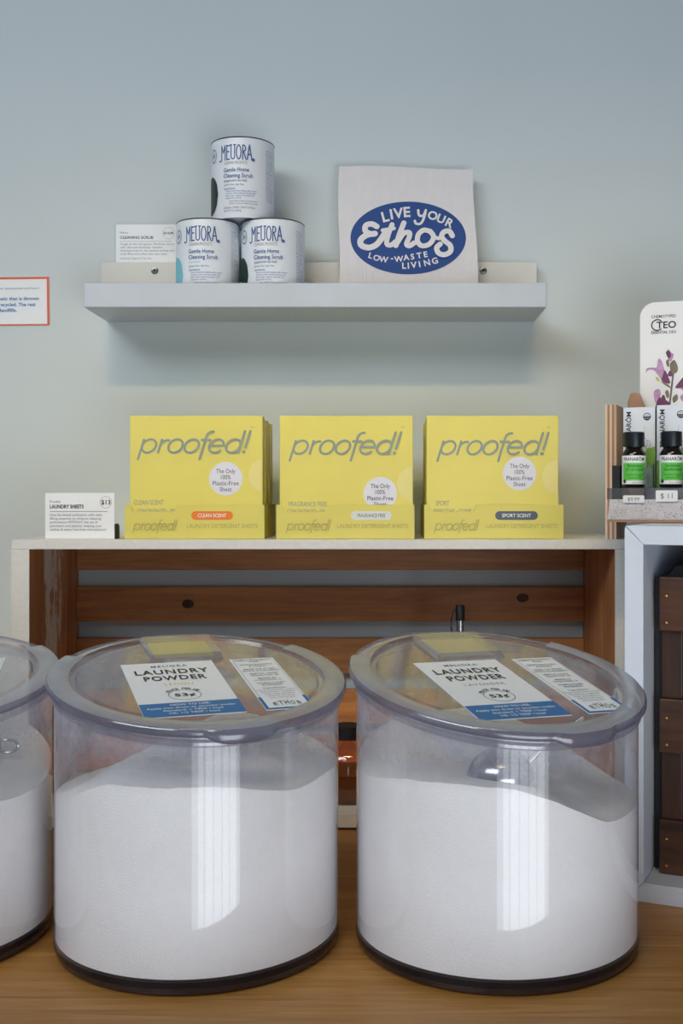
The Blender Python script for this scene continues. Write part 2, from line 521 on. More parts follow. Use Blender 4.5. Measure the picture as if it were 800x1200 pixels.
class Print:
    """collects flat artwork in a (u, v) plane"""
    def __init__(self):
        self.v, self.f, self.l, self.k = [], [], [], 0.0

    def add(self, vs, fs):
        o = len(self.v)
        self.v += list(vs)
        self.l += [self.k] * (len(self.v) - o)
        self.k += 4e-6                      # ink laid over ink: every stroke lies a hair above the last
        self.f += [tuple(i + o for i in f) for f in fs]
        return self

    def text(self, s, u, v, h, align='L', bold=0.0, shear=0.0, w=None, spc=1.0, rot=0.0):
        vs, fs = _text_mesh(s, bold, shear, spc)
        if not vs:
            return self
        k = h / CAP
        x0, x1 = min(p[0] for p in vs), max(p[0] for p in vs)
        kx = k if w is None else w / (x1 - x0)
        dx = {'L': x0, 'C': (x0 + x1) / 2, 'R': x1}[align]
        c, s_ = math.cos(rot), math.sin(rot)
        out = []
        for x, y in vs:
            X, Y = (x - dx) * kx, y * k
            out.append((u + X * c - Y * s_, v + X * s_ + Y * c))
        return self.add(out, fs)

    def arc_text(self, s, cu, cv, r, a_mid, step, h, bold=0.0, ry=None, flip=False):
        n = len(s)
        for i, ch in enumerate(s):
            if ch == ' ':
                continue
            t = i - (n - 1) / 2
            a = (a_mid - t * step) if not flip else (a_mid + t * step)
            x, y = cu + r * math.cos(a), cv + (ry or r) * math.sin(a)
            tx, ty = (math.sin(a) * r, -math.cos(a) * (ry or r)) if not flip else (-math.sin(a) * r, math.cos(a) * (ry or r))
            self.text(ch, x, y, h, 'C', bold, rot=math.atan2(ty, tx))
        return self

    def stroke(self, pts, w, shear=0.0, n=8, closed=False):
        pts = [(x + shear * y, y) for x, y in pts]
        if closed:
            pts = pts + [pts[0]]
        r = w / 2
        for (x0, y0), (x1, y1) in zip(pts, pts[1:]):
            L = math.hypot(x1 - x0, y1 - y0)
            if L < 1e-9:
                continue
            nx, ny = -(y1 - y0) / L * r, (x1 - x0) / L * r
            self.add([(x0 + nx, y0 + ny), (x0 - nx, y0 - ny), (x1 - nx, y1 - ny), (x1 + nx, y1 + ny)], [(0, 1, 2, 3)])
        for x, y in pts:
            self.add([(x + r * math.cos(2 * PI * k / n), y + r * math.sin(2 * PI * k / n)) for k in range(n)], [tuple(range(n))])
        return self

    def ell(self, cu, cv, ru, rv=None, n=40, a0=0, a1=2 * PI):
        rv = rv or ru
        vs = [(cu + ru * math.cos(a0 + (a1 - a0) * k / n), cv + rv * math.sin(a0 + (a1 - a0) * k / n)) for k in range(n + (0 if abs(a1 - a0) > 6.28 else 1))]
        return self.add(vs, [tuple(range(len(vs)))])

    def rect(self, u0, v0, u1, v1):
        return self.add([(u0, v0), (u1, v0), (u1, v1), (u0, v1)], [(0, 1, 2, 3)])

    def pill(self, u0, v0, u1, v1, n=10):
        r = (v1 - v0) / 2
        cv = (v0 + v1) / 2
        vs = [(u1 - r + r * math.cos(t), cv + r * math.sin(t)) for t in [-PI / 2 + PI * k / n for k in range(n + 1)]]
        vs += [(u0 + r + r * math.cos(t), cv + r * math.sin(t)) for t in [PI / 2 + PI * k / n for k in range(n + 1)]]
        return self.add(vs, [tuple(range(len(vs)))])

    def poly(self, pts):
        return self.add(pts, [tuple(range(len(pts)))])

    def ring(self, cu, cv, r, w, n=40, rv=None):
        k = (rv or r) / r
        vs = []
        for i in range(n):
            t = 2 * PI * i / n
            vs += [(cu + (r - w / 2) * math.cos(t), cv + (r - w / 2) * k * math.sin(t)), (cu + (r + w / 2) * math.cos(t), cv + (r + w / 2) * k * math.sin(t))]
        fs = [(2 * i, 2 * i + 1, (2 * i + 3) % (2 * n), (2 * i + 2) % (2 * n)) for i in range(n)]
        return self.add(vs, fs)

    def move(self, du, dv, k=1.0, kv=None):
        self.v = [(x * k + du, y * (kv or k) + dv) for x, y in self.v]
        return self

    def build(self, name, material, parent, fn, label=None):
        mb = MB()
        e = 1e-4
        for (x, y), l in zip(self.v, self.l):
            p, pu, pv = Vector(fn(x, y)), Vector(fn(x + e, y)), Vector(fn(x, y + e))
            mb.v.append(tuple(p + (pu - p).cross(pv - p).normalized() * l))
        mb.f = self.f
        return mb.build(name, material, parent, label=label)


def wallmap(x0, y, z0):
    """(u, v) on a plane facing the camera side, slightly proud"""
    return lambda u, v: (x0 + u, y, z0 + v)


def smooth_path(pts, n=8):
    """Catmull-Rom through the points"""
    out = []
    P = [pts[0]] + list(pts) + [pts[-1]]
    for i in range(1, len(P) - 2):
        p0, p1, p2, p3 = P[i - 1:i + 3]
        for k in range(n):
            t = k / n
            out.append(tuple(0.5 * (2 * p1[j] + (p2[j] - p0[j]) * t + (2 * p0[j] - 5 * p1[j] + 4 * p2[j] - p3[j]) * t * t + (3 * p1[j] - p0[j] - 3 * p2[j] + p3[j]) * t ** 3) for j in (0, 1)))
    out.append(tuple(pts[-1]))
    return out


def arc(cx, cy, r, a0, a1, n=20, ry=None):
    return [(cx + r * math.cos((a0 + (a1 - a0) * k / n) * D2R), cy + (ry or r) * math.sin((a0 + (a1 - a0) * k / n) * D2R)) for k in range(n + 1)]


def proofed(w=0.13):
    """thin geometric italic wordmark; x-height 1, returned 0..~8.6 wide before scaling"""
    p = Print()
    sh = 0.30
    S = lambda pts: p.stroke(pts, w, sh)
    x = 0.0
    S([(x, 0.98), (x, -0.50)]); S(arc(x + .5, .5, .5, 0, 360, 28)); x += 1.3          # p
    S([(x, 0.98), (x, 0)]); S(arc(x + .42, .52, .42, 180, 78, 10)); x += 0.62           # r
    S(arc(x + .5, .5, .5, 0, 360, 28)); x += 1.16                                       # o
    S(arc(x + .5, .5, .5, 0, 360, 28)); x += 1.36                                       # o
    S([(x, -0.50), (x, 1.25)] + arc(x + .34, 1.25, .34, 180, 80, 10)); S([(x - .26, .95), (x + .36, .95)]); x += 0.42   # f
    S([(x, .52), (x + 1.0, .52)] + arc(x + .5, .5, .5, 2, 318, 26)); x += 1.22          # e
    S(arc(x + .5, .5, .5, 0, 360, 28)); S([(x + 1.0, 0), (x + 1.0, 1.62)]); x += 1.4   # d
    S([(x, 0.38), (x, 1.62)])
    p.ell(x + sh * .03, 0.06, .12, n=12)                                                # !
    return p, x + 0.4


def meliora():
    """tall narrow decorative capitals with swashes, height 1"""
    p = Print()
    w = 0.085
    S = lambda pts: p.stroke(pts, w)
    S([(.10, .95), (.10, .12)] + arc(-.02, .06, .12, 20, -150, 8)); S([(.10, 1.0), (.27, .5), (.44, 1.0), (.44, .0)])
    S([(.60, 1), (.60, 0)]); S([(.60, .96), (.84, .96)]); S([(.60, .55), (.80, .55)]); S([(.60, .04), (.84, .04)])
    S([(.97, 1), (.97, .2)] + arc(1.12, .2, .15, 180, 360, 8)); S([(1.27, .2), (1.27, 1)]); S([(1.20, 1), (1.36, 1)]); S([(.90, 1), (1.04, 1)])
    S(arc(1.60, .5, .18, 0, 360, 24, .48))
    S([(1.92, 0), (1.92, .97)] + arc(1.98, .76, .17, 90, -90, 10, .21) + [(1.92, .55)]); S([(1.99, .55), (2.18, 0)])
    S([(2.28, 0), (2.46, 1), (2.64, .1)] + arc(2.76, .06, .12, 170, 330, 8) + arc(2.78, -.0, .08, 330, 500, 6)); S([(2.34, .35), (2.58, .35)])
    return p


# ------------------------------------------------------------------ the setting
WALL_Y = 1.75
tag(MB().box(-2.2, 2.2, WALL_Y, WALL_Y + 0.12, -0.9, 2.6).build('wall_back', M['wall']), kind='structure',
    label='pale painted shop wall behind the shelf and crate')
tag(MB().box(-3.0, 3.0, -2.4, WALL_Y, -0.95, -0.9).build('floor', M['floor']), kind='structure')

cnt = thing('wooden_counter', 'light brown wood-grained counter top that carries the bins and crates', 'counter', (0, 1.15, -0.9))
MB().box(-1.3, 1.3, -0.31, 0.598, 0.862, 0.90).build('counter_top', M['counter'], cnt, bevel=0.003)
for sx in (-1.2, 1.2):
    for sy in (-0.24, 0.5):
        MB().box(sx - .035, sx + .035, sy - .035, sy + .035, 0.0, 0.862).build('leg', M['counter'], cnt)

# ------------------------------------------------------------------ laundry powder bins
LID_R = 0.1475
BODY_R = 0.1400


def make_bin(loc, phi, tilt, lid_z, label, scent, scent_mat, reflection_mat, spout=4, lab_rot=0.0):
    root = thing('powder_bin', label, 'bin', (loc[0], loc[1], 0.0), phi)
    k = math.tan(tilt)
    # local frame: +x to the right along the lid, -y to the low front
    pl = lambda x, y: lid_z + k * y
    sh = lambda x, y, z: (x, y, z + pl(x, y))
    # base
    MB().lathe([(0.0, 0.0), (BODY_R - 0.006, 0.0), (BODY_R - 0.001, 0.003), (BODY_R, 0.0085)], 96).build('base', M['base_clear'], root, True,
                                                                             label='smoky clear plastic foot of the bin')
    MB().lathe([(BODY_R + 0.0004, 0.0085), (BODY_R + 0.0004, 0.0135), (0.0, 0.0135)], 96).build('base_plate', M['base_dark'], root, True,
                                                                             label='near-black edge of the base plate')
    # body: upright wall cut off at a slant
    mb = MB()
    rows = 10
    vs, fs, n = [], [], 128
    for j in range(rows + 1):
        for i in range(n):
            t = 2 * PI * i / n
            x, y = BODY_R * math.cos(t), BODY_R * math.sin(t)
            top = pl(x, y) - 0.008
            vs.append((x, y, 0.0135 + (top - 0.0135) * j / rows))
    for j in range(rows):
        for i in range(n):
            fs.append((j * n + i, j * n + (i + 1) % n, (j + 1) * n + (i + 1) % n, (j + 1) * n + i))
    mb.add(vs, fs).build('body', M['bin'], root, True, label='clear plastic wall with a film of powder dust')
    MB().lathe([(BODY_R - 0.0006, -0.0190), (BODY_R + 0.0030, -0.0165), (BODY_R + 0.0034, -0.0135), (BODY_R - 0.0006, -0.0115)], 128, fn=sh).build('neck_ring', M['rim_back'], root, True)
    # lid: clear inner panel, frosted rim with a spout, thinner rim at the hinge
    lid = MB().lathe([(0.0, -0.0015), (0.118, -0.0015), (0.1205, -0.004), (0.1245, -0.004), (0.1265, -0.0002)], 128, fn=sh).build('lid', M['lid'], root, True)
    a0, a1 = 147 * D2R, 393 * D2R        # the hinge takes the sector around 90 degrees
    sp_a = (270 + spout) * D2R

    def rim_pts(prof, aa, ab, n, fn):
        return MB().lathe(prof, n, aa, ab, fn=fn)

    def spfn(x, y, z):
        t = math.atan2(y, x) % (2 * PI)
        q = max(0.0, 1 - (abs(t - sp_a) / (13 * D2R)) ** 4) if abs(t - sp_a) < 13 * D2R else 0
        r = math.hypot(x, y)
        if r > 0.14:
            s = (r + 0.004 * q) / r
            x, y = x * s, y * s
            if z < -0.004:
                z -= 0.0050 * q
        return sh(x, y, z)
    rim_pts([(0.1265, -0.0002), (0.129, 0.0008), (0.1435, 0.0008), (0.1462, 0.0)], a0, a1, 120, spfn).build('rim', M['rim'], lid, True, label='frosted grey rim of the lid')
    rim_pts([(0.1462, 0.0), (0.1478, -0.0018), (0.1478, -0.0060), (0.1468, -0.0078), (0.1440, -0.0076), (0.1425, -0.0070)], a0, a1, 160, spfn).build('lip', M['rim_lip'], lid, True, label='violet-grey edge of the lid rim with a pour spout')
    rim_pts([(0.1265, -0.0002), (0.129, -0.0014), (0.1375, -0.0014), (0.1385, -0.0040), (0.1435, -0.0040), (0.1450, -0.0022), (0.1465, -0.0035), (0.1465, -0.0078)], a1, a0 + 2 * PI, 70, sh).build('hinge_rim', M['rim_back'], lid, True, label='thin clear rim of the fixed back of the lid')
    for a in (a0, a1):
        c, s = math.cos(a), math.sin(a)
        pts = [(0.1265, -0.0002), (0.129, 0.0008), (0.1435, 0.0008), (0.1478, -0.002), (0.1478, -0.0076), (0.129, -0.0060)]
        MB().add([sh(r * c, r * s, z) for r, z in pts], [tuple(range(6))]).build('rim_end', M['rim_back'], lid)
    # clear pocket on the back of the lid
    cs, sn = math.cos(lab_rot), math.sin(lab_rot)
    rt = lambda x, y, z: sh(x * cs - y * sn, x * sn + y * cs, z)

    def slab(u0, u1, v0, v1, h0, h1, e=0.003):
        lo = [(u0 - e, v0 - e), (u1 + e, v0 - e), (u1 + e, v1 + e), (u0 - e, v1 + e)]
        hi = [(u0, v0), (u1, v0), (u1, v1), (u0, v1)]
        mb = MB()
        mb.add([rt(*p, h0) for p in lo] + [rt(*p, h1) for p in hi], [(4, 5, 6, 7)] + [(i, (i + 1) % 4, (i + 1) % 4 + 4, i + 4) for i in range(4)])
        return mb
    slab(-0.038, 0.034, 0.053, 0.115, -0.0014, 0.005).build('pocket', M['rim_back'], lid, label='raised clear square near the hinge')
    slab(-0.033, 0.029, 0.060, 0.111, -0.0012, -0.0008, 0).build('slip', reflection_mat, lid, label='pale yellow slip under the raised square')  # flat patch painted as the packets' reflection in the raised square
    # stickers
    lm = lambda dz: (lambda u, v: rt(u, v, dz))
    st = slab(-0.0715, 0.022, -0.1085, 0.043, -0.0013, -0.0006, 0).build('price_sticker', M['paper'], root, label='white sticker with a blue foot, lettered laundry powder')
    U = lambda x: -0.0715 + x * 0.0935          # 0..1 across
    V = lambda y: -0.1085 + y * 0.1515          # 0..1 up
    Print().rect(U(0), V(0), U(1), V(.225)).build('blue_band', M['blue_ink'], st, lm(-0.0003), label='blue strip at the foot of the sticker')
    Print().text('MELIORA', U(.5), V(.90), .0052, 'C', .006, spc=1.25).build('maker_name', M['navy'], st, lm(-0.0002))
    pr = Print().text('LAUNDRY', U(.5), V(.765), .0122, 'C', .022, w=.074, spc=1.15).text('POWDER', U(.5), V(.64), .0122, 'C', .022, w=.062, spc=1.15)
    pr.build('title_lettering', M['black_ink'], st, lm(-0.0002))
    Print().text(scent, U(.5), V(.54), .0058, 'C', 0.0, w=.0055 * len(scent), spc=1.3).build('scent_name', scent_mat, st, lm(-0.0002))
    pr = Print().ring(U(.5), V(.355), .0155, .0006, rv=.0135).text('53\u00a2', U(.5), V(.33), .0075, 'C', .018, w=.020)
    pr.arc_text('PRICE PER OZ', U(.5), V(.355), .0155, PI / 2, .175, .0042, .01)
    pr.build('price_lettering', M['black_ink'], st, lm(-0.0002))
    pr = Print()
    for i, (s, b) in enumerate((('HOW TO USE:', .02), ('Apply into drum or powder loader', .01), ('Standard: 1 TBSP / load', .01), ('HE: 1/2 TBSP / load', .01))):
        pr.text(s, U(.5), V(.172 - .046 * i), .0040, 'C', b)
    pr.build('directions_lettering', M['paper'], st, lm(-0.0001))
    st2 = slab(0.041, 0.088, -0.108, 0.042, -0.0013, -0.0006, 0).build('facts_sticker', M['paper'], root, label='narrow white sticker with small print and a blue foot')
    U2 = lambda x: 0.041 + x * 0.047
    V2 = lambda y: -0.108 + y * 0.15
    pr = Print().rect(U2(0), V2(0), U2(.07), V2(.22)).rect(U2(.93), V2(0), U2(1), V2(.22)).rect(U2(0), V2(0), U2(1), V2(.025))
    pr.build('blue_band', M['blue_ink'], st2, lm(-0.0003))
    pr = Print()
    y = .945
    for blk in (('FAMILY & CRUELTY', 'FREE'), ('BIODEGRADABLE', '& VEGAN'), ('FREE OF DYES,', 'PETRO & PARABENS'), ('SEPTIC SAFE', 'GOOD FOR HE'), ('MADE IN', 'CHICAGO, IL'), ('WOMAN-OWNED', 'BUSINESS')):
        for s in blk:
            pr.text(s, U2(.5), V2(y), .0034, 'C', .006, w=min(.038, .0026 * len(s)))
            y -= .036
        y -= .024
    pr.text('Ingredients:', U2(.5), V2(y), .0034, 'C', .008)
    for xx in (.045, .955):
        pr.rect(U2(xx) - .0002, V2(.23), U2(xx) + .0002, V2(.97))
    pr.rect(U2(.045), V2(.968), U2(.955), V2(.971))
    pr.build('facts_lettering', M['grey_ink'], st2, lm(-0.0002))
    pr = Print()
    for s in ('Sodium carbonate, sodium', 'bicarbonate, vegetable', 'soap, plant glycerin,', 'essential oil blend', 'and nothing else'):
        y -= .036
        pr.text(s, U2(.5), V2(y), .0026, 'C', 0)
    pr.build('ingredients_lettering', M['grey_ink'], st2, lm(-0.0002))
    pr = Print()
    x = U2(.22)
    for i, ch in enumerate('ETHOS'):
        hh = (.0075, .0105, .0125, .0095, .0075)[i]
        pr.text(ch, x, V2(.065), hh, 'L', 0.0, w=.0042)
        x += .0057
    pr.build('shop_lettering', M['black_ink'], st2, lm(-0.0002))
    return root


BIN_L = (-0.186, 1.14)
BIN_R = (0.112, 1.14)
BIN_F = (-0.4815, 1.15)
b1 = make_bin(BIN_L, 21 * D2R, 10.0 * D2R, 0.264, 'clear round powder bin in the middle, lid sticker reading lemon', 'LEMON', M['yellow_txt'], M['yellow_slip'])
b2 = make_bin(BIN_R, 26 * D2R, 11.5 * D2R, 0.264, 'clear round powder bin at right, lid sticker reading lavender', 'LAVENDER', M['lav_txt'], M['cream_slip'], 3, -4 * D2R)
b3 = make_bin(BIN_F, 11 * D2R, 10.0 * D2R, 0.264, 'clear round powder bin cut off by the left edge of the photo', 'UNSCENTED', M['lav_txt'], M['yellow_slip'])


def sstep(a, b, x):
    t = max(0.0, min(1.0, (x - a) / (b - a)))
    return t * t * (3 - 2 * t)


def make_powder(loc, fn, label, seed):
    """settled powder heap; fn gives the surface height over the bin's own x (right) and y (back)"""
    R = BODY_R - 0.0015
    mb = MB()
    nr, n = 34, 110
    vs = [(0, 0, fn(0, 0))]
    fs = []
    for j in range(1, nr + 1):
        r = R * j / nr
        for i in range(n):
            t = 2 * PI * i / n
            x, y = r * math.cos(t), r * math.sin(t)
            z = fn(x, y) + 0.0014 * noise.noise(Vector((x * 38 + seed, y * 38, 1.7))) + 0.0005 * noise.noise(Vector((x * 130, y * 130 + seed, 4.1)))
            vs.append((x, y, z))
    for i in range(n):
        fs.append((0, 1 + i, 1 + (i + 1) % n))
    for j in range(nr - 1):
        for i in range(n):
            a, b_ = 1 + j * n, 1 + (j + 1) * n
            fs.append((a + i, b_ + i, b_ + (i + 1) % n, a + (i + 1) % n))
    o = len(vs)
    for z in (0.1, 0.016):
        for i in range(n):
            t = 2 * PI * i / n
            vs.append((R * math.cos(t), R * math.sin(t), z))
    e = 1 + (nr - 1) * n
    for i in range(n):
        k = (i + 1) % n
        fs.append((e + i, o + i, o + k, e + k))
        fs.append((o + i, o + n + i, o + n + k, o + k))
    fs.append(tuple(range(o + n, o + 2 * n)))
    ob = mb.add(vs, fs).build('laundry_powder', M['powder'], None, True, loc=(loc[0], loc[1], 0))
    return tag(ob, label, 'powder', kind='stuff')


def surf_l(x, y):
    z = 0.199 - 0.048 * sstep(-0.02, -0.135, x - 0.25 * y) - 0.014 * sstep(-0.03, -0.14, y) - 0.022 * sstep(0.03, 0.14, x)
    return z - 0.004 * math.exp(-((x - 0.06) ** 2 + (y + 0.07) ** 2) / 0.0022)


def surf_r(x, y):
    z = 0.186 + 0.018 * sstep(0.0, 0.12, y - 0.3 * x) - 0.040 * sstep(-0.02, 0.13, x) - 0.012 * sstep(-0.08, -0.14, x)
    return z - 0.008 * math.exp(-((x - 0.08) ** 2 + (y + 0.09) ** 2) / 0.0015)


def surf_f(x, y):
    return 0.168 + 0.030 * sstep(-0.05, 0.12, y) - 0.016 * sstep(0.04, 0.14, x)


make_powder(BIN_L, surf_l, 'heap of fine white powder inside the middle bin marked lemon', 1.3)
make_powder(BIN_R, surf_r, 'white powder with a half-buried scoop inside the right bin', 5.1)
make_powder(BIN_F, surf_f, 'white powder inside the bin at the left edge of the photo', 9.2)


def dome(rx, ry, rz, n=24, m=10, lo=-0.25):
    mb = MB()
    vs, fs = [], []
    for j in range(m + 1):
        e = lo * PI / 2 + (1 - lo) * PI / 2 * j / m
        for i in range(n):
            t = 2 * PI * i / n
            vs.append((rx * math.cos(e) * math.cos(t), ry * math.cos(e) * math.sin(t), rz * math.sin(e)))
    for j in range(m):
        for i in range(n):
            fs.append((j * n + i, j * n + (i + 1) % n, (j + 1) * n + (i + 1) % n, (j + 1) * n + i))
    return mb.add(vs, fs)


# scoop lying face down in the right bin
s1 = thing('powder_scoop', 'shiny steel scoop half buried in powder of the right bin', 'scoop', (0.108, 1.050, 0.183))
dome(0.032, 0.028, 0.027).build('bowl', M['steel'], s1, True)
MB().tube([(0.024, 0.0, 0.012), (0.040, 0.004, 0.028), (0.058, 0.008, 0.041), (0.078, 0.012, 0.052)], [0.0035, 0.003, 0.0028, 0.0032], 10).build('handle', M['steel'], s1, True)
# scoop with a hanging ring in the left bin
s2 = thing('powder_scoop', 'steel scoop with wire ring in the bin at the left edge', 'scoop', (-0.414, 1.170, 0.185))
MB().lathe([(0.0, -0.02), (0.012, -0.02), (0.013, 0.02), (0.011, 0.02), (0.0, 0.018)], 24, fn=lambda x, y, z: (z - 0.008, y, x)).build('cup', M['steel'], s2, True)
MB().lathe([(0.0155, 0.0130), (0.0155, 0.0145), (0.0, 0.0145), (0.0, 0.013), (0.0155, 0.013)], 24, fn=lambda x, y, z: (z, y, x * 1.3)).build('cup_flange', M['steel'], s2, True)
MB().tube([(0.026 + 0.011 * math.cos(t), 0, 0.0065 * math.sin(t)) for t in [2 * PI * i / 20 for i in range(21)]], 0.0016, 8, False).build('ring', M['steel'], s2, True)

# ------------------------------------------------------------------ open crate behind the bins
CX0, CX1, CY0, CTOP = -0.493, 0.329, 1.500, 0.385
crate = thing('wooden_crate', 'wide open crate, brown stained inside with white painted edges', 'crate', ((CX0 + CX1) / 2, 1.62, 0))
cx = (CX0 + CX1) / 2
hw = (CX1 - CX0) / 2


def edged_board(name, x0, x1, y0, y1, z0, z1, core, front=True):
    """stained board whose front edge is painted white (the paint is its own thin part)"""
    o = MB().box(x0, x1, y0 + 0.0015, y1, z0, z1).build(name, core, crate)
    MB().box(x0, x1, y0, y0 + 0.0015, z0, z1).build('painted_edge', M['chalk_white'], o, label='worn white paint on the front edge')
    return o


yf, yb = CY0 - 1.62, WALL_Y - 0.006 - 1.62
tt = 0.0130
MB().box(-hw, hw, yf, yb, CTOP - tt, CTOP).build('top_board', M['chalk_white'], crate, bevel=0.001, label='worn white painted top board')
edged_board('side_board', -hw, -hw + 0.0238, yf + 0.0005, yb, 0.004, CTOP - tt, M['pine_upright'])
edged_board('side_board', hw - 0.0238, hw, yf + 0.0005, yb, 0.004, CTOP - tt, M['pine_upright'])
MB().box(-hw + 0.0238, hw - 0.0238, yf + 0.001, yb, 0.004, 0.021).build('bottom_board', M['chalk_white'], crate)
MB().box(-hw - 0.0006, -hw, yf, yb, 0.004, CTOP - tt).build('outer_paint', M['chalk_white'], crate, label='white paint on the outer side')
for sx in (-hw + 0.02, hw - 0.02):
    for sy in (yf + 0.02, yb - 0.03):
        MB().lathe([(0.0, 0.0), (0.011, 0.0), (0.011, 0.004), (0.0, 0.004)], 16, fn=lambda x, y, z, a=sx, b=sy: (x + a, y + b, z)).build('foot', M['black'], crate)
for i, zc in enumerate((0.356, 0.2775, 0.199, 0.1205, 0.050)):
    dz = 0.0265
    o = MB().box(-hw + 0.0242, hw - 0.0242, yb - 0.014, yb, zc - dz, min(zc + dz, CTOP - tt - 0.0005)).build('slat', M['pine'], crate, bevel=0.0012)
    for kx, kz in (((-0.217, 0.278), (0.293, 0.287)) if i == 1 else ()):
        MB().lathe([(0.0, 0.0006), (0.006, 0.0002), (0.0085, 0.0)], 14, fn=lambda x, y, z, a=kx, b=kz: (a + x * 1.1, yb - 0.0142 - z, b + y * .8)).build('knot', M['knot'], o, label='dark knot in the wood')

# bottles standing inside the crate, seen past and through the bins
jb = thing('pourer_bottle', 'glass bottle with black-capped steel pour spout behind right bin', 'bottle', (0.107, 1.60, 0.021))
MB().lathe([(0.0, 0.0), (0.034, 0.0), (0.036, 0.004), (0.036, 0.14), (0.030, 0.165), (0.014, 0.18), (0.012, 0.205), (0.0135, 0.206)], 32).build('body', M['clear_glass'], jb, True)
MB().lathe([(0.0, 0.20), (0.0125, 0.20), (0.0125, 0.212), (0.0052, 0.216), (0.0052, 0.252), (0.0, 0.252)], 24).build('spout', M['steel'], jb, True, label='steel pour spout')
MB().lathe([(0.0064, 0.246), (0.0064, 0.2665), (0.0058, 0.268), (0.0, 0.268)], 24).build('spout_cap', M['black'], jb, True, label='black rubber cap')
MB().tube([(-0.005, -0.002, 0.264), (-0.010, -0.003, 0.260), (-0.0128, -0.003, 0.248), (-0.0125, -0.003, 0.234), (-0.009, -0.003, 0.222), (-0.005, -0.002, 0.216)], 0.0012, 8).build('cap_strap', M['black'], jb, True, label='black cap strap')
ab = thing('amber_bottle', 'squat amber glass bottle in crate glimpsed between the two front bins', 'bottle', (-0.050, 1.585, 0.021))
MB().lathe([(0.0, 0.0), (0.040, 0.0), (0.043, 0.005), (0.043, 0.055), (0.036, 0.072), (0.020, 0.082), (0.018, 0.088)], 32).build('body', M['amber_glass'], ab, True)
MB().lathe([(0.0, 0.003), (0.038, 0.003), (0.041, 0.006), (0.041, 0.040), (0.0, 0.040)], 32).build('liquid', plain('dark_liquid', rgb(92, 54, 26), 0.3), ab, True, label='brown liquid')
MB().lathe([(0.0205, 0.084), (0.0205, 0.102), (0.0, 0.102)], 28).build('cap', M['black'], ab, True, label='black screw cap')

# ------------------------------------------------------------------ white cube box at the right with a dark slatted crate inside
ca = 24.5 * D2R
cube = thing('white_cube_box', 'white mitred cube box open at the front, right of the bins', 'box', (0.2637, 1.246, 0), -ca)
cs_, ct, cdp, g = 0.4105, 0.0208, 0.34, 0.0003
wp = M['white_paint']
ch = 0.006
MB().prism([(0, 0), (ct - g, ct + g), (ct - g, cs_ - ct - g), (g * 2, cs_ - 3 * g - .0), (0, cs_ - ch)], 'y', 0, cdp).build('side_panel', wp, cube, bevel=0.0006)
MB().prism([(cs_, 0.001), (cs_, cs_ - .001), (cs_ - ct + g, cs_ - ct - g), (cs_ - ct + g, ct + g)], 'y', 0, cdp).build('side_panel', wp, cube, bevel=0.0006)
MB().prism([(ct, ct), (g * 3, 0), (cs_ - g * 3, 0), (cs_ - ct, ct)], 'y', 0, cdp).build('bottom_panel', wp, cube, bevel=0.0006)
MB().prism([(g * 3, cs_ - g), (cs_ - g * 3, cs_), (cs_ - ct, cs_ - ct), (ct, cs_ - ct)], 'y', 0, cdp).build('top_panel', wp, cube, bevel=0.0006)
MB().box(ct + g, cs_ - ct - g, cdp - 0.006, cdp - 0.001, ct + g, cs_ - ct - g).build('back_panel', wp, cube)

ax = Matrix.Rotation(-ca, 3, 'Z')
o0 = Vector((0.2637, 1.246, ct + 0.0004)) + ax @ Vector((0.0225, 0.043, 0))
dk = thing('dark_wooden_crate', 'dark brown slatted crate with brass nails inside the white cube', 'crate', o0, -ca)
MB().box(0, 0.355, 0.012, 0.27, 0.0, 0.330).build('body', M['black'], dk, label='black inner box')
MB().prism([(0.012, 0.330), (0.022, 0.342), (0.33, 0.342), (0.34, 0.330)], 'y', 0.02, 0.26).build('lid', M['black'], dk, label='black lid')
pu0 = 0.0078
for i, (z0, z1) in enumerate(((0.271, 0.331), (0.135, 0.195), (0.0005, 0.060))):
    o = MB().box(pu0, 0.35, -0.004, 0.0075, z0, z1).build('slat', M['dark_wood'], dk, bevel=0.001)
    for zz in (0.35, 0.85):
        MB().lathe([(0.0, 0.0016), (0.0013, 0.0012), (0.0019, 0.0)], 12, fn=lambda x, y, z, a=z0 + (z1 - z0) * (1 - zz) : (pu0 + 0.008 + x, -0.004 - z, a + y)).build('nail', M['brass'], o, True, label='brass nail head')
for x0, x1 in ((pu0 + 0.001, pu0 + 0.024),):
    for z0, z1 in ((0.060, 0.135), (0.195, 0.271)):
        MB().box(x0, x1, 0.003, 0.0115, z0, z1).build('upright', M['dark_wood_v'], dk, bevel=0.001)

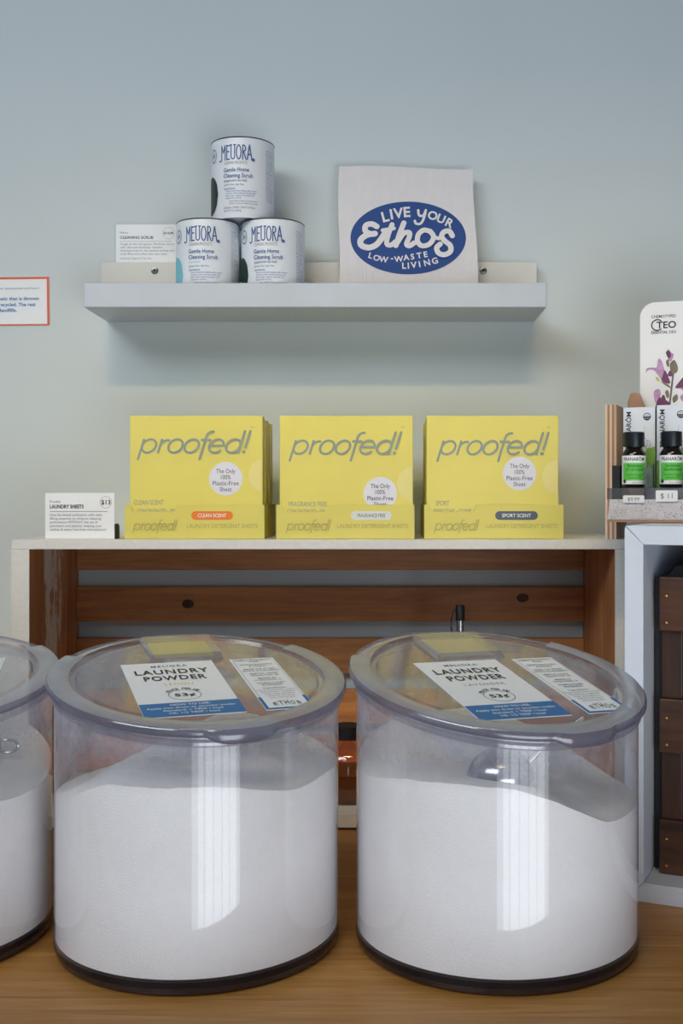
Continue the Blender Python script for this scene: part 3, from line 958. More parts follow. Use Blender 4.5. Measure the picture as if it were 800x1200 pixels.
# ------------------------------------------------------------------ wall ledge
SX0, SX1, SF = -0.4270, 0.2310, 1.613
SB, SBT, SLT = 0.7108, 0.7255, 0.7455
ledge = thing('wall_shelf', 'white picture ledge shelf screwed to the wall', 'shelf', ((SX0 + SX1) / 2, WALL_Y, SB))
lx = -(SX0 + SX1) / 2
hx = (SX1 - SX0) / 2
MB().box(-hx, hx, SF - WALL_Y + 0.012, -0.0005, 0, SBT - SB).build('shelf_board', M['ledge_paint'], ledge, bevel=0.001)
MB().box(-hx, hx, SF - WALL_Y, SF - WALL_Y + 0.012, 0, SLT - SB).build('front_lip', M['ledge_paint'], ledge, bevel=0.0015)
MB().box(-hx - 0.003, hx + 0.001, -0.025, -0.0005, SBT - SB, 0.087).build('back_rail', M['batten'], ledge, bevel=0.001)
for px in (181, 566):
    p = at(px, 317, 1.724)
    s = MB().lathe([(0.0, 0.0005), (0.0022, 0.0006), (0.0028, 0.0022), (0.0048, 0.0018), (0.0056, 0.0)], 20,
                   fn=lambda x, y, z, a=p.x + lx, b=p.z - SB: (a + x, -0.0252 - z, b + y)).build('screw', M['zinc'], ledge, True)
    Print().ell(0, 0, .0021, n=6).build('screw_socket', M['black_ink'], s, lambda u, v, a=p.x + lx, b=p.z - SB: (a + u, -0.0259, b + v))


# ------------------------------------------------------------------ scrub cans
def make_can(loc, label, spot_mat, variant):
    R, h = 0.0462, 0.1165
    root = thing('scrub_can', label, 'can', loc)
    MB().lathe([(0.0, 0.003), (R - 0.003, 0.003), (R - 0.0025, 0.0), (R - 0.0006, 0.0), (R, 0.0025), (R, h - 0.003), (R - 0.0002, h - 0.002)], 64).build('body', M['can'], root, True)
    MB().lathe([(R - 0.0002, h - 0.002), (R + 0.0004, h - 0.001), (R - 0.0004, h), (R - 0.003, h), (R - 0.0035, h - 0.004), (0.0, h - 0.004)], 64).build('rim', M['can_metal'], root, True, label='dark metal top rim')
    a_c = math.atan2(-loc[1], -loc[0])            # the printed front is turned to the room
    rr = R + 0.00025
    cyl = lambda off=0.0: (lambda u, v: ((rr + off) * math.cos(a_c + u / R), (rr + off) * math.sin(a_c + u / R), v))
    # artwork in metres of arc; visible front spans about -0.06..0.06
    p = meliora().move(-0.0345, 0.083, 0.0178, 0.021)
    for i in range(8):
        t = 2 * PI * i / 8
        p.stroke([(-.0500, .0925), (-.0500 + .0045 * math.cos(t), .0925 + .0045 * math.sin(t))], .0006, n=4)
    p.ring(-.0500, .0925, .0070, .0009, 10, rv=.0095)
    p.text('Gentle Home', -.0285, .0655, .0058, 'L', .006, w=.0370).text('Cleaning Scrub', -.0285, .0572, .0058, 'L', .006, w=.0425)
    p.build('title_lettering', M['navy'], root, cyl())
    Print().text('CLEANING PRODUCTS', -.0285, .0765, .0042, 'L', 0, w=.0345).build('tagline_lettering', M['mauve_ink'], root, cyl())
    if variant == 'mint':
        Print().text('(peppermint tea tree)', -.0285, .0515, .0034, 'L', .004, w=.034).build('scent_lettering', M['dkgreen'], root, cyl())
    else:
        Print().text('unscented', -.0285, .0515, .0034, 'L', .002, w=.017).build('scent_lettering', M['aqua_txt'], root, cyl())
    p = Print().text('gluten free | dye free', -.0285, .0460, .0026, 'L', 0, w=.030).text('ingredients:', -.0285, .0405, .0026, 'L', .01)
    for i, s in enumerate(('sodium bicarbonate (baking soda), calcium', 'carbonate, sodium carbonate (washing soda),', 'plant soap, organic essential oils', '(peppermint, tea tree)')):
        p.text(s, -.0255, .0370 - .0034 * i, .0022, 'L', 0, w=.046 * (1, .96, .9, .5)[i])
    for i, s in enumerate(('made without dyes or preservatives', 'tested on messy kitchens and tubs')):
        p.text(s, -.0205, .0225 - .0034 * i, .0022, 'L', 0, w=.042)
    p.text('NET WT 12 oz (340 g)', -.0285, .0085, .0026, 'L', .004, w=.026)
    p.build('small_print', M['navy'], root, cyl())
    Print().text('kitchen | bath | hard surface', -.0285, .0130, .0030, 'L', .008, w=.046).build('use_lettering', M['mauve_ink'], root, cyl())
    p = Print()
    rnd = random.Random(3)
    for k, (v0, v1) in enumerate(((.085, .1), (.069, .083), (.047, .067), (.026, .044))):
        v = v1
        while v > v0:
            p.text('water and scrub rinse'[:rnd.randint(9, 20)], .0368, v, .0016, 'L', .006 if v == v1 else 0)
            v -= .0033
    p.build('side_print', M['navy'], root, cyl())
    # coloured spot wrapping round the left side
    cols = 14
    vs = []
    for j in range(cols + 1):
        du = -.019 + .038 * j / cols
        hh = .028 * math.sqrt(max(0.0, 1 - (du / .019) ** 2))
        vs += [(-.0590 + du, .036 - hh), (-.0590 + du, .036 + hh)]
    Print().add(vs, [(2 * j, 2 * j + 2, 2 * j + 3, 2 * j + 1) for j in range(cols)]).build('colour_spot', spot_mat, root, cyl(0.0001), label='dark green oval on the label' if variant == 'mint' else 'pale aqua oval on the label')
    return root


CD = 1.675
make_can((at(243.5, 300, CD).x, CD, SBT + 0.0003), 'white scrub can with a pale aqua oval, lower left of the stack', M['aqua'], 'plain')
make_can((at(319.8, 300, CD).x, CD, SBT + 0.0003), 'white scrub can with dark green oval, lower right of the stack', M['dkgreen'], 'mint')
make_can((at(284.5, 200, CD).x, CD, SBT + 0.1172), 'white scrub can with dark green oval on top of two others', M['dkgreen'], 'mint')

# small price card on the rail behind the cans
pc = thing('price_card', 'small white card headed cleaning scrub, on the rail beside cans', 'card', (-0.4110, 1.7400, 0.7982))
MB().box(0, 0.100, 0, 0.0012, 0, 0.0605).build('card', M['paper'], pc)
fm = wallmap(0, -0.0002, 0)
p = Print().text('CLEANING SCRUB', .0062, .0385, .0040, 'L', .02, w=.0510)
Print().text('$14.00', .0805, .0455, .0034, 'C', .02, w=.0150).build('price_lettering', M['black_ink'], pc, fm)
p.build('title_lettering', M['black_ink'], pc, fm)
p = Print().text('Meliora', .0062, .0465, .0028, 'L', 0)
for i, (s, w_) in enumerate((('Tough on dirt and grease. Nontoxic cut on', .0830), ('tubs, tiles and stovetops. Sprinkle', .0650), ('cleaning scrub on the wetted surface and', .0830), ('scrub. Rinse the surface with clean water.', .0730))):
    p.text(s, .0062, .0290 - .0050 * i, .0029, 'L', 0, w=w_)
p.text('Unscented | Peppermint Tea Tree', .0062, .0072, .0026, 'L', 0, w=.048)
p.ring(.0805, .0470, .0090, .0003).rect(.0062, .0342, .0850, .0346)
p.build('small_print', M['grey_ink'], pc, fm)

# cellulose cloth
cw, chh = 0.2075, 0.2185
cb = Vector((-0.0680, 1.6930, SBT + 0.0003))
lean = math.atan2(0.030, chh)
cl = thing('dish_cloth', 'off-white cellulose dish cloth with a blue oval print leaning on wall', 'cloth', cb)
cl.rotation_euler = (-lean, 0, 0)
nx, nz = 24, 24
vs, fs = [], []
for side in (0, 1):
    for j in range(nz + 1):
        for i in range(nx + 1):
            u, v = i / nx, j / nz
            z = chh * v + (0.0022 * math.sin(u * 5.0 + 0.3) * v + (-0.002 * u) * v)
            x = cw * u + 0.0018 * math.sin(v * 6.0) * (1 if i in (0, nx) else 0.5) + (0.0 if u < .5 else -0.004 * v * v)
            vs.append((x, 0.0 if side == 0 else 0.0045, z))
q = (nx + 1) * (nz + 1)
for j in range(nz):
    for i in range(nx):
        a = j * (nx + 1) + i
        fs.append((a, a + 1, a + nx + 2, a + nx + 1))
        fs.append((q + a, q + a + nx + 1, q + a + nx + 2, q + a + 1))
per = [i for i in range(nx + 1)] + [(j + 1) * (nx + 1) + nx for j in range(nz)] + [nz * (nx + 1) + i for i in range(nx - 1, -1, -1)] + [j * (nx + 1) for j in range(nz - 1, 0, -1)]
for k in range(len(per)):
    a, b_ = per[k], per[(k + 1) % len(per)]
    fs.append((a, q + a, q + b_, b_))
MB().add(vs, fs).build('sheet', M['cloth'], cl, bevel=0.001)
# print: pixel frame of the oval 397..561 x 197..333 mapped to the cloth
kx = cw / 163.0
kz = chh / 163.5
CU = lambda px, py: ((px - 397.5) * kx, (358.5 - py) * kz)
c0 = CU(479.3, 279.3)
fm = wallmap(0, -0.0006, 0)
ov = Print().ell(c0[0], c0[1], 68.2 * kx, 42.6 * kz, 64).build('oval_print', M['royal'], cl, fm, label='royal blue oval')
p = Print()


def Z(pts, w, n=7):
    """stroke given in the 800x511 view of the oval (x: 390+X*.225, y: 220+Y*.225)"""
    q_ = [CU(390 + x * .225, 220 + y * .225) for x, y in pts]
    p.stroke(smooth_path(q_, n) if len(q_) > 2 else q_, w * .225 * kx, n=12)


Z([(232, 205), (205, 192), (175, 200), (172, 228), (200, 244), (222, 243)], 30)                       # E upper bowl
Z([(222, 243), (180, 250), (148, 275), (152, 304), (190, 316), (228, 302), (254, 272), (276, 240)], 32)  # E lower bowl
Z([(312, 196), (292, 250), (284, 294), (304, 304), (328, 286)], 26)                                    # t
Z([(262, 226), (322, 216)], 20)
Z([(374, 188), (350, 250), (332, 306)], 28)                                                            # h
Z([(340, 290), (372, 244), (402, 238), (402, 262), (388, 296), (402, 308), (428, 292)], 27)
Z([(512, 232), (478, 226), (450, 250), (446, 286), (470, 308), (508, 298), (530, 262), (512, 232)], 27)  # o
Z([(530, 262), (556, 270)], 20)
Z([(628, 256), (612, 232), (584, 236), (572, 260), (590, 284), (616, 306), (618, 336), (588, 354), (556, 346), (546, 318), (564, 300)], 28)  # S
p.build('ethos_lettering', M['cloth_print'], cl, wallmap(0, -0.0010, 0))
p = Print()


def letters(s, pos, h, bold):
    for ch_, (x, y, a) in zip(s, pos):
        u, v = CU(390 + x * .225, 220 + y * .225)
        p.text(ch_, u, v, h * .225 * kz, 'C', bold, rot=a * D2R)


letters('LIVE', [(283, 178, 14), (313, 166, 10), (348, 160, 6), (392, 154, 3)], 50, .030)
letters('OUR', [(520, 168, -16), (562, 184, -22), (606, 206, -26)], 42, .030)
Z([(450, 120), (454, 146), (476, 148), (488, 124)], 13)
Z([(490, 120), (480, 160), (462, 190), (438, 190), (432, 176)], 13)
p.build('motto_lettering', M['cloth_print'], cl, wallmap(0, -0.0010, 0))
p = Print()
letters('LOW-WASTE', [(196, 370, -16), (228, 382, -12), (266, 390, -8), (312, 382, 0), (348, 388, 4), (388, 380, 7), (421, 376, 9), (456, 370, 9), (490, 364, 10)], 28, .028)
letters('LIVING', [(376, 424, 2), (398, 424, 3), (427, 420, 6), (458, 416, 9), (498, 408, 13), (540, 398, 17)], 30, .028)
p.build('motto_lettering', M['cloth_print'], cl, wallmap(0, -0.0010, 0))

# orange framed notice on the wall, cut by the photo's left edge
sg = thing('wall_notice', 'white notice with orange border and blue text on the wall', 'sign', at(58, 381, 1.7485))
sg.rotation_euler = (0, -0.6 * D2R, 0)
sw, sgh = 0.22, 0.0745
MB().box(-sw, 0, 0, 0.0013, 0, sgh).build('board', M['paper'], sg)
bw = 0.0034
Print().rect(-sw, 0, 0, bw * .6).rect(-sw, sgh - bw, 0, sgh).rect(-bw, 0, 0, sgh).rect(-sw, 0, -sw + bw, sgh).build('border', M['orange'], sg, wallmap(0, -0.0003, 0), label='orange border line')
p = Print()
for s, xr, yb_ in (('piece of plastic that is thrown', 46, 351.5), ('away is ever recycled. The rest', 42, 358.5), ('ends up in our landfills.', 20, 365)):
    p.text(s, (xr - 58) * 1.75 / F_PX, (381 - yb_) * 1.75 / F_PX, .0052, 'R', .018, w=.0031 * len(s))
p.build('lettering', M['blue_ink'], sg, wallmap(0, -0.0004, 0))
Print().text('studies show, documented and found', (46 - 58) * 1.75 / F_PX, (381 - 338.5) * 1.75 / F_PX, .0028, 'R', 0, w=.085).build('heading', M['grey_ink'], sg, wallmap(0, -0.0004, 0))


# ------------------------------------------------------------------ yellow laundry sheet packets in display trays
TF = 1.508                                           # front of the trays
PK = 0.0265
tray_px = [(146.0, 309.5), (323.5, 485.5), (497.0, 660.0)]
pack_px = [(152.0, 307.8), (327.5, 483.8), (499.4, 654.5)]
circ = [((264.5, 561.0), (311, 557)), ((445.5, 578.5), (485, 567)), ((608.5, 555.0), (655, 559))]
scents = ['CLEAN SCENT', 'FRAGRANCE FREE', 'SPORT']
pills = [('CLEAN SCENT', M['pill_orange'], M['paper'], (224, 273)), ('FRAGRANCE FREE', M['pill_white'], M['grey_ink'], (411, 459)), ('SPORT SCENT', M['pill_grey'], M['paper'], (580, 630))]
wh = ['left', 'middle', 'right']
desc = ['orange clean scent pill', 'pale fragrance free pill', 'slate sport scent pill']
ptop = 0.163
for t in range(3):
    x0, x1 = [at(px, 600, TF).x for px in tray_px[t]]
    w = x1 - x0
    tr = thing('display_tray', 'yellow card display tray with %s, %s of the three' % (desc[t], wh[t]), 'tray', (x0, TF, CTOP + 0.0004), group=None)
    th = 0.0008
    dep = 0.150
    lip = 0.0455
    k = TF / F_PX
    n0, n1 = 0.0085, (58 if t != 1 else 58) * k
    MB().prism([(0, 0), (w, 0), (w, lip), (n1 + .0025, lip), (n1 + .001, lip - .008), (n1 - .002, lip - .0095), (n0 + .004, lip - .0095), (n0 + .001, lip - .008), (n0 - .001, lip), (0, lip)], 'y', 0, th).build('front_panel', M['yellow_tray'], tr)
    MB().box(0, th, th, dep, 0, lip).build('side_panel', M['yellow_tray'], tr)
    MB().box(w - th, w, th, dep, 0, lip).build('side_panel', M['yellow_tray'], tr)
    MB().box(th, w - th, dep - th, dep, 0, lip).build('back_panel', M['yellow_tray'], tr)
    MB().box(th, w - th, th, dep - th, 0, th).build('bottom_panel', M['yellow_tray'], tr)
    fm = wallmap(0, -0.0003, 0)
    pr, pw = proofed(0.14)
    pr.move([10.4, 12.6, 12.5][t] * k, 10.6 * k, 52.5 * k / (pw + .24), 7.4 * k).build('brand_lettering', M['olive_ink'], tr, fm)
    Print().text('LAUNDRY DETERGENT SHEETS', w - .0085, .0145, .0055, 'R', 0, w=.094).build('product_lettering', M['olive_ink'], tr, fm)
    a, b_ = [(v - tray_px[t][0]) * k for v in pills[t][3]]
    pl_ = Print().pill(a, .0255, b_, .0370).build('scent_pill', pills[t][1], tr, fm, label=desc[t])
    Print().text(pills[t][0], (a + b_) / 2, .0290, .0046, 'C', .012, w=(b_ - a) * .68).build('pill_lettering', pills[t][2], pl_, wallmap(0, -0.0005, 0))
    # packets
    PF = TF + 0.0035
    q0, q1 = [at(px, 560, PF).x for px in pack_px[t]]
    pw_ = q1 - q0
    zb = CTOP + 0.0015
    me = None
    for i in range(5):
        jx = [0, .0005, -.0005, .0006, -.0004][i] * (1 if t != 2 else -1)
        jz = [0, -.004, -.002, -.005, -.003][i]
        if i == 0:
            lab, grp = 'front yellow packet with proofed lettering in the %s tray' % wh[t], None
        else:
            lab, grp = 'yellow packet, %s from the front in the %s tray' % (('second', 'third', 'fourth', 'fifth and last')[i - 1], wh[t]), 'packets behind the front one in the %s tray' % wh[t]
        rt_ = thing('sheet_packet', lab, 'packet', (q0 + jx, PF + i * (PK + .0012), zb), group=grp)
        MB().box(0, pw_, 0, PK, 0, ptop + jz).build('carton', M['yellow'], rt_, bevel=0.0012)
        if i:
            continue
        kk = PF / F_PX
        X = lambda px: (px - pack_px[t][0]) * kk
        Zv = lambda py: (EYE - (py - VPY) * kk) - zb
        fm = wallmap(0, -0.00035, 0)
        pr, pwid = proofed(0.165)
        pr.move(X(pack_px[t][0] + [12.0, 14.3, 15.3][t]), Zv([530.5, 532, 532.5][t]), [132, 130.5, 130][t] * kk / (pwid + .24), 15.6 * kk).build('brand_lettering', M['proof_ink'], rt_, fm)
        Print().text('TM', pw_ - .014, ptop - .0165, .0022, 'C').build('mark_lettering', M['proof_ink'], rt_, fm)
        (c1x, c1y), (c2x, c2y) = circ[t]
        r = 19.6 * kk
        dt = Print().ell(X(c1x), Zv(c1y), r, n=48).build('claim_dot', M['dot_white'], rt_, fm, label='round pale grey claim dot')
        pr = Print()
        for j, s in enumerate(('The Only', '100%', 'Plastic-Free', 'Sheet')):
            pr.text(s, X(c1x), Zv(c1y - 6.5 + 7.1 * j), .0056, 'C', 0.0, w=min(.0345, .0032 * len(s)))
        pr.build('claim_lettering', M['black_ink'], dt, wallmap(0, -0.0006, 0))
        # pale dot wrapping over the right edge: the printed half circle on the front
        cxx, rr_ = X(c2x), 20 * kk
        pts = [(min(cxx + rr_ * math.cos(a_), pw_ - .0013), Zv(c2y) + rr_ * math.sin(a_)) for a_ in [2 * PI * i_ / 48 for i_ in range(48)]]
        Print().poly(pts).build('edge_dot', M['dot_cream'], rt_, fm, label='cream half dot at the right edge')
        pr = Print().text(scents[t], X(pack_px[t][0] + [5, 11, 11][t]), Zv([592, 594, 593][t] - .5), .0064, 'L', 0.0, w=.0036 * len(scents[t]))
        pr.text(['CONCENTRATED - EFF', 'CONCENTRATED - EFF', 'EFFECTIVE - COMP'][t], X(pack_px[t][0] + 9), Zv(601), .0052, 'L', 0, w=.050)
        pr.build('scent_lettering', M['proof_ink'], rt_, fm)

# price card in a little black stand
pc = thing('price_card', 'white card headed laundry sheets, thirteen dollars, left of the packets', 'card', (at(53, 631, 1.512).x, 1.512, CTOP + 0.0003))
kk = 1.512 / F_PX
cwid, chgt = 81 * kk, 54 * kk
MB().box(0, cwid, 0, 0.0012, 0, chgt).build('card', M['paper'], pc)
MB().prism([(cwid - .002, 0), (cwid + .0018, 0), (cwid + .0018, .016), (cwid + .0006, .020), (cwid - .002, .020)], 'y', 0.002, 0.022).build('holder', M['black'], pc, label='black card holder')
fm = wallmap(0, -0.0003, 0)
p = Print().text('LAUNDRY SHEETS', 5.5 * kk, 36.0 * kk, .0046, 'L', .03, w=39.5 * kk)
p.build('title_lettering', M['black_ink'], pc, fm)
Print().text('$13', 71 * kk, 40.5 * kk, .0058, 'C', .02, w=11 * kk).build('price_lettering', M['black_ink'], pc, fm)
p = Print().text('Proofed', 5.5 * kk, 42.6 * kk, .0030, 'L', 0).rect(5.5 * kk, 32.0 * kk, 73 * kk, 32.6 * kk).ring(71 * kk, 43 * kk, 6.8 * kk, .0004)
for i, (s, w_) in enumerate((('Uses bio-based surfactants with stain-', 62), ('lifting enzymes to enhance cleaning', 60), ('performance WITHOUT the use of', 56), ('petroleum and plastics, keeping your', 61), ('clothes & water free from microplastics!', 66))):
    p.text(s, 5.5 * kk, (27.0 - 4.3 * i) * kk, .0032, 'L', .004, w=w_ * kk)
p.build('small_print', M['grey_ink'], pc, fm)

# ------------------------------------------------------------------ essential oil display on the white cube
da = 20 * D2R
DP = Vector((0.271, 1.380, cs_ + 0.0005))
dRot = Matrix.Rotation(-da, 3, 'Z')
dw = lambda u, v, w=0.0: DP + dRot @ Vector((u, v, w))
ds = thing('oil_display', 'plywood essential oil display with speckled grey base on cube', 'display', DP, -da)
MB().box(0, 0.24, 0.0, 0.224, 0.0, 0.003).build('base_edge', M['ply_dark'], ds, label='dark lower edge of the base')
MB().prism([(0.0, 0.003), (0.24, 0.003), (0.24, 0.0275), (0.003, 0.0275)], 'y', 0, 0.224).build('base', M['speckle'], ds, bevel=0.0006, label='speckled grey laminate base')
zb = CTOP + 0.0003 - DP.z
ztop = 0.153
# upright plywood side: layers of its edge
for i in range(5):
    a = -0.023 + 0.0148 * i / 5
    MB().box(a, a + 0.0148 / 5, 0.13 + (0.0006 if i % 2 else 0), 0.224, zb, ztop - (0.0 if i < 3 else 0)).build('side_ply', M['ply_dark'] if i % 2 else (M['ply_light'] if i < 4 else M['ply']), ds, label='plywood layer, %s' % ('dark' if i % 2 else 'pale'))
MB().box(-0.0081, 0.24, 0.210, 0.224, 0.0277, 0.10).build('back_board', M['ply'], ds)
MB().prism([(0.0036, 0.028), (0.026, 0.028), (0.0255, 0.150), (0.018, 0.170), (0.008, 0.170), (0.0036, 0.158)], 'y', 0.150, 0.168).build('brace', M['ply_dark'], ds, bevel=0.002, label='brown wooden brace')
MB().box(-0.0016, 0.0079, 0.05, 0.07, 0.0277, 0.070).build('bracket', M['black'], ds, label='black bracket')
MB().box(-0.0008, 0.24, 0.004, 0.105, 0.0277, 0.0412).build('acrylic_step', M['acrylic'], ds, label='clear acrylic riser')
for u in (0.0475, 0.0925, 0.1375):
    MB().box(u, u + 0.002, 0.006, 0.055, 0.0413, 0.072).build('divider', M['acrylic'], ds, label='clear acrylic divider')
    MB().box(u - .004, u + 0.006, 0.004, 0.006, 0.0413, 0.066).build('divider_tab', M['acrylic'], ds)
# header card
r_ = 0.020
u0, u1, h1 = 0.0172, 0.20, 0.2925
pts = [(u0, 0.0277), (u1, 0.0277)] + arc(u1 - r_, h1 - r_, r_, 0, 90, 8) + arc(u0 + r_, h1 - r_, r_, 90, 180, 8)
hd = MB().prism(pts, 'y', 0.172, 0.1738).build('header_card', M['paper'], ds, label='white header card with a purple flower')
hm = lambda dz: (lambda u, v: (u, 0.172 - dz, v))


def HP(px, py):
    """frame pixel to the header card plane"""
    a, b_ = (px - VPX) / F_PX, (py - VPY) / F_PX
    # DP + R(u, .172): X = Px + u c + .172 s ; d = Py - u s + .172 c
    c, s = math.cos(da), math.sin(da)
    u = (a * (DP.y + .172 * c) - DP.x - .172 * s) / (c + a * s)
    d = DP.y - u * s + .172 * c
    return u, EYE - b_ * d - DP.z


p = Print()
u_, v_ = HP(763, 373.0); ub, _ = HP(791.8, 373)
p.text('CHEMOTYPED', u_, v_, .0036, 'L', .012, w=ub - u_)
u_, v_ = HP(763, 391.5)
p.text('ESSENTIAL OILS', u_, v_, .0036, 'L', .012, w=ub - u_)
a_, b_ = HP(769, 385.0), HP(792, 385.0)
p.text('TEO', a_[0], a_[1], .0088, 'L', .02, w=b_[0] - a_[0])
c_ = HP(770, 381.0)
p.stroke(arc(c_[0], c_[1], .0075, 50, 310, 20, .0072), .0016)
p.build('logo_lettering', M['black_ink'], hd, hm(.0004))


def blob(pr, pts):
    n_ = len(pts)
    out = []
    for i in range(n_):
        p0, p1, p2, p3 = (pts[(i + j - 1) % n_] for j in range(4))
        for k in range(5):
            t = k / 5
            out.append(tuple(0.5 * (2 * p1[c] + (p2[c] - p0[c]) * t + (2 * p0[c] - 5 * p1[c] + 4 * p2[c] - p3[c]) * t * t + (3 * p1[c] - p0[c] - 3 * p2[c] + p3[c]) * t ** 3) for c in (0, 1)))
    pr.poly([HP(*q) for q in out])


st_, pe, pd, se, lt = Print(), Print(), Print(), Print(), Print()
st_.stroke([HP(788.5, 438), HP(787, 452), HP(785.5, 464), HP(784, 478)], .0024)
for pts in ([(757, 437), (757, 433), (760, 431), (768, 432), (776, 443), (773, 441), (766, 434), (759, 434)], [(770, 424), (772, 420), (775, 423), (778, 432), (779, 441), (773, 442), (770, 434)], [(766, 432), (774, 431), (778, 440), (776, 446), (771, 440)],
            [(781, 412), (783, 409), (786, 413), (789, 415), (788, 420), (785, 424), (782, 418)], [(766, 459), (772, 456), (774, 462), (770, 472), (767, 470)], [(794, 450), (800, 446), (806, 446), (806, 460), (800, 458)], [(797, 464), (805, 460), (805, 470), (799, 470)]):
    blob(pe, pts)
for pts in ([(776, 441), (779, 434), (783, 442), (785, 449), (780, 449), (775, 446)], [(780, 413), (784, 411), (786, 417), (783, 420)], [(782, 440), (785, 434), (788, 437), (787, 441)], [(791, 454), (796, 447), (802, 441), (802, 452), (796, 455)],
            [(768, 476), (772, 466), (778, 468), (784, 472), (782, 478), (769, 479)], [(775, 465), (778, 463), (780, 470), (777, 472)]):
    blob(pd, pts)
for pts in ([(780, 424), (783, 421), (784, 428), (782, 430)], [(785, 426), (790, 422), (794, 430), (793, 436), (788, 438), (785, 432)], [(774, 447), (782, 450), (786, 455), (780, 452)], [(779, 460), (782, 457), (784, 463), (782, 467)], [(788, 466), (793, 462), (794, 468), (789, 472)]):
    blob(se, pts)
blob(lt, [(768, 442), (771, 443), (773, 447), (770, 446)])
for nm, pr_, mt, dz in (('flower_stem', st_, 'stem_ink', .0004), ('flower_petals', pe, 'petal', .0005), ('flower_dark_petals', pd, 'petal_dark', .0006), ('flower_buds', se, 'sepal', .0007), ('flower_tip', lt, 'leaf_tip', .0008)):
    pr_.build(nm, M[mt], hd, hm(dz))

# cartons behind the bottles
for i, u in enumerate((0.0107, 0.0520)):
    bx = thing('oil_carton', ('white and green oil carton standing behind the rosemary bottle', 'white and green oil carton standing behind the eucalyptus bottle')[i], 'carton', dw(u, 0.060, 0.0416), -da)
    hh = 0.1015 if i == 0 else 0.1035
    MB().box(0, 0.0395, 0, 0.038, 0, hh).build('carton', M['oil_box'], bx, bevel=0.0007)
    MB().box(-0.0006, 0.0, 0.001, 0.037, 0.001, hh - .001).build('side_print', M['black'], bx, label='black printed side')
    fm = wallmap(0, -0.0003, 0)
    # brand reads upwards along the left edge
    Print().text('PRANAR\u00d4M', .0098, hh - .0525, .0058, 'L', .012, rot=PI / 2, w=.047).build('brand_lettering', M['black_ink'], bx, fm)
    s = Print().ell(.0295, hh - .0120, .0048, n=24).build('seal', M['black_ink'], bx, fm, label='round dark organic seal')
    sc_ = Print().ell(.0295, hh - .0119, .0039, .0037, n=16, a0=0.05, a1=PI - .05).build('seal_centre', M['oil_box'], s, wallmap(0, -0.0005, 0))
    Print().text('USDA', .0295, hh - .0110, .0015, 'C', 0, w=.005).build('seal_top_lettering', M['black_ink'], s, wallmap(0, -0.0007, 0))
    Print().text('ORGANIC', .0295, hh - .0148, .0013, 'C', 0, w=.0066).build('seal_foot_lettering', M['oil_box'], s, wallmap(0, -0.0007, 0))
    Print().add([(.0002, .0), (.0393, .0), (.0393, .052), (.030, .049), (.022, .040), (.010, .036), (.0002, .034)], [tuple(range(7))]).build('green_field', M['moss'], bx, fm, label='leaf green lower field')
    p = Print()
    for a_ in range(3):
        p.ring(.0265 + .0035 * (a_ - 1), .0545 + (.0025 if a_ == 1 else 0), .0036, .0005, 20, rv=.0052)
    p.stroke([(.027, .078), (.0262, .070), (.0268, .062)], .0004)
    p.build('plant_drawing', M['lav_txt'], bx, wallmap(0, -0.0005, 0))

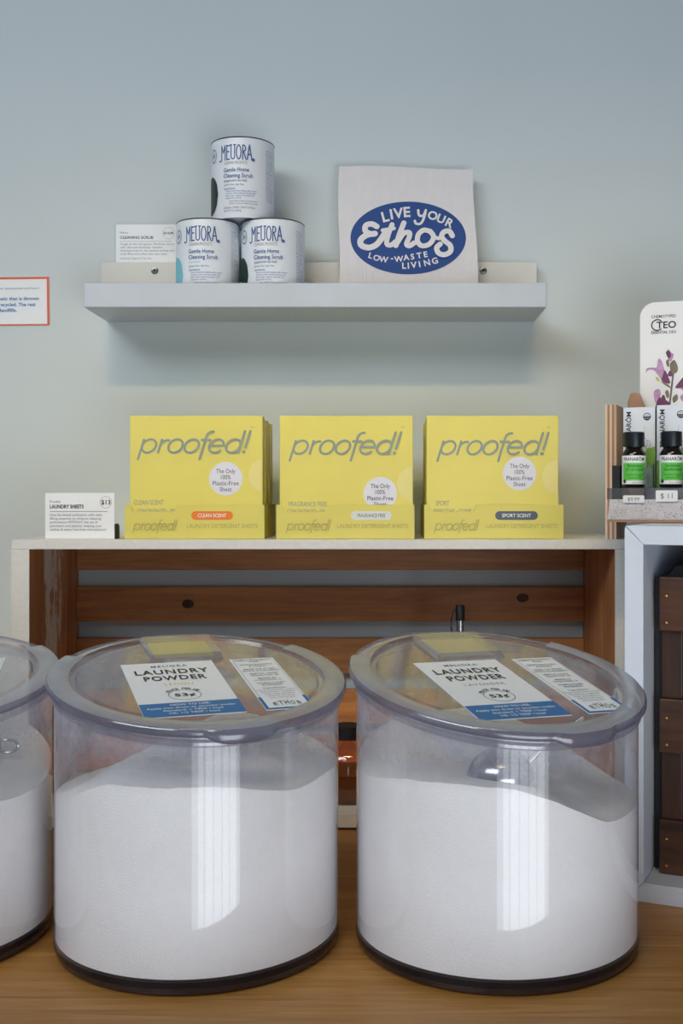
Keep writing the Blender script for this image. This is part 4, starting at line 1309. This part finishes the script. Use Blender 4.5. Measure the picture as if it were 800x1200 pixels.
# small bottles
for i, (u, names) in enumerate(((0.0285, ('Rosemary', 'CT 1,8 Cineole')), (0.0735, ('Eucalyptus', 'Globulus')))):
    R = 0.0143
    k = 1.0 if i == 0 else 1.03
    bt = thing('oil_bottle', 'small dark glass bottle with black cap and green label, %s' % names[0].lower(), 'bottle', dw(u, 0.026, 0.0416), -da)
    MB().lathe([(0, 0), (R - .002, 0), (R, .002), (R, .041), (R - .002, .045), (.0105, .0475), (.0100, .049), (.0108, .0505), (.0100, .052)], 32).build('body', M['amber'], bt, True)
    prof = [(.0125, .0505), (.0127, .0515), (.0127, .0675), (.0118, .0685), (0, .0685)]
    MB().lathe(prof, 40, fn=lambda x, y, z: (x * (1 + .012 * math.cos(20 * math.atan2(y, x))), y * (1 + .012 * math.cos(20 * math.atan2(y, x))), z)).build('cap', M['cap'], bt, True, label='ribbed black screw cap')
    a_c = math.atan2(-DP.y, -DP.x - 0.03) + da        # label turned to the room
    cyl = lambda off: (lambda q, v: ((R + off) * math.cos(a_c + q / R), (R + off) * math.sin(a_c + q / R), v))

    def patch(u0, u1, v0, v1, n=16):
        vs = [(u0 + (u1 - u0) * j / n, v) for j in range(n + 1) for v in (v0, v1)]
        return Print().add(vs, [(2 * j, 2 * j + 2, 2 * j + 3, 2 * j + 1) for j in range(n)])
    lb = patch(-.0215, .0215, .0045, .0395).build('label', M['paper'], bt, cyl(.0001), label='white label with a green panel')
    patch(-.0150, .0165, .0090, .0305).build('green_panel', M['lime'], lb, cyl(.0002))
    Print().text('PRANAR\u00d4M', 0, .0330, .0040, 'C', .012, w=.0270).build('brand_lettering', M['black_ink'], lb, cyl(.0003))
    p = Print().text(names[0], 0.001, .0255, .0032, 'C', .01, w=.017).text(names[1], 0.001, .0208, .0032, 'C', .01, w=.022)
    p.text('Certified Organic', 0.001, .0150, .0022, 'C', 0).text('Essential Oil', 0.001, .0115, .0022, 'C', 0)
    p.stroke([(-.012, .0187), (.014, .0187)], .0004)
    p.text('5 ml / 0.17 fl oz', .006, .0056, .0018, 'C', 0)
    p.ell(-.0122, .0080, .0023, n=18)
    p.build('small_print', M['dkgreen'], lb, cyl(.0004))

# shelf price tags on the display's front edge
for (ua, ub, w0, w1, s, lab) in ((0.0193, 0.0445, 0.0235, 0.0325, '$9.99', 'small white price tag under the rosemary bottle'), (0.0580, 0.0834, 0.0250, 0.0385, '$ 11', 'small white price tag under the eucalyptus bottle')):
    tg = thing('price_tag', lab, 'tag', dw(ua, -0.0025, w0), -da)
    tg.rotation_euler = (0, 0, -da)
    rr_ = .0015
    W_, H_ = ub - ua, w1 - w0
    MB().prism(arc(W_ - rr_, rr_, rr_, -90, 0, 4) + arc(W_ - rr_, H_ - rr_, rr_, 0, 90, 4) + arc(rr_, H_ - rr_, rr_, 90, 180, 4) + arc(rr_, rr_, rr_, 180, 270, 4), 'y', 0, .0012).build('card', M['paper'], tg)
    Print().text(s, W_ * .5, H_ * .28, H_ * .45, 'C', 0.0, w=W_ * .55).build('lettering', M['grey_ink'], tg, wallmap(0, -.0003, 0))
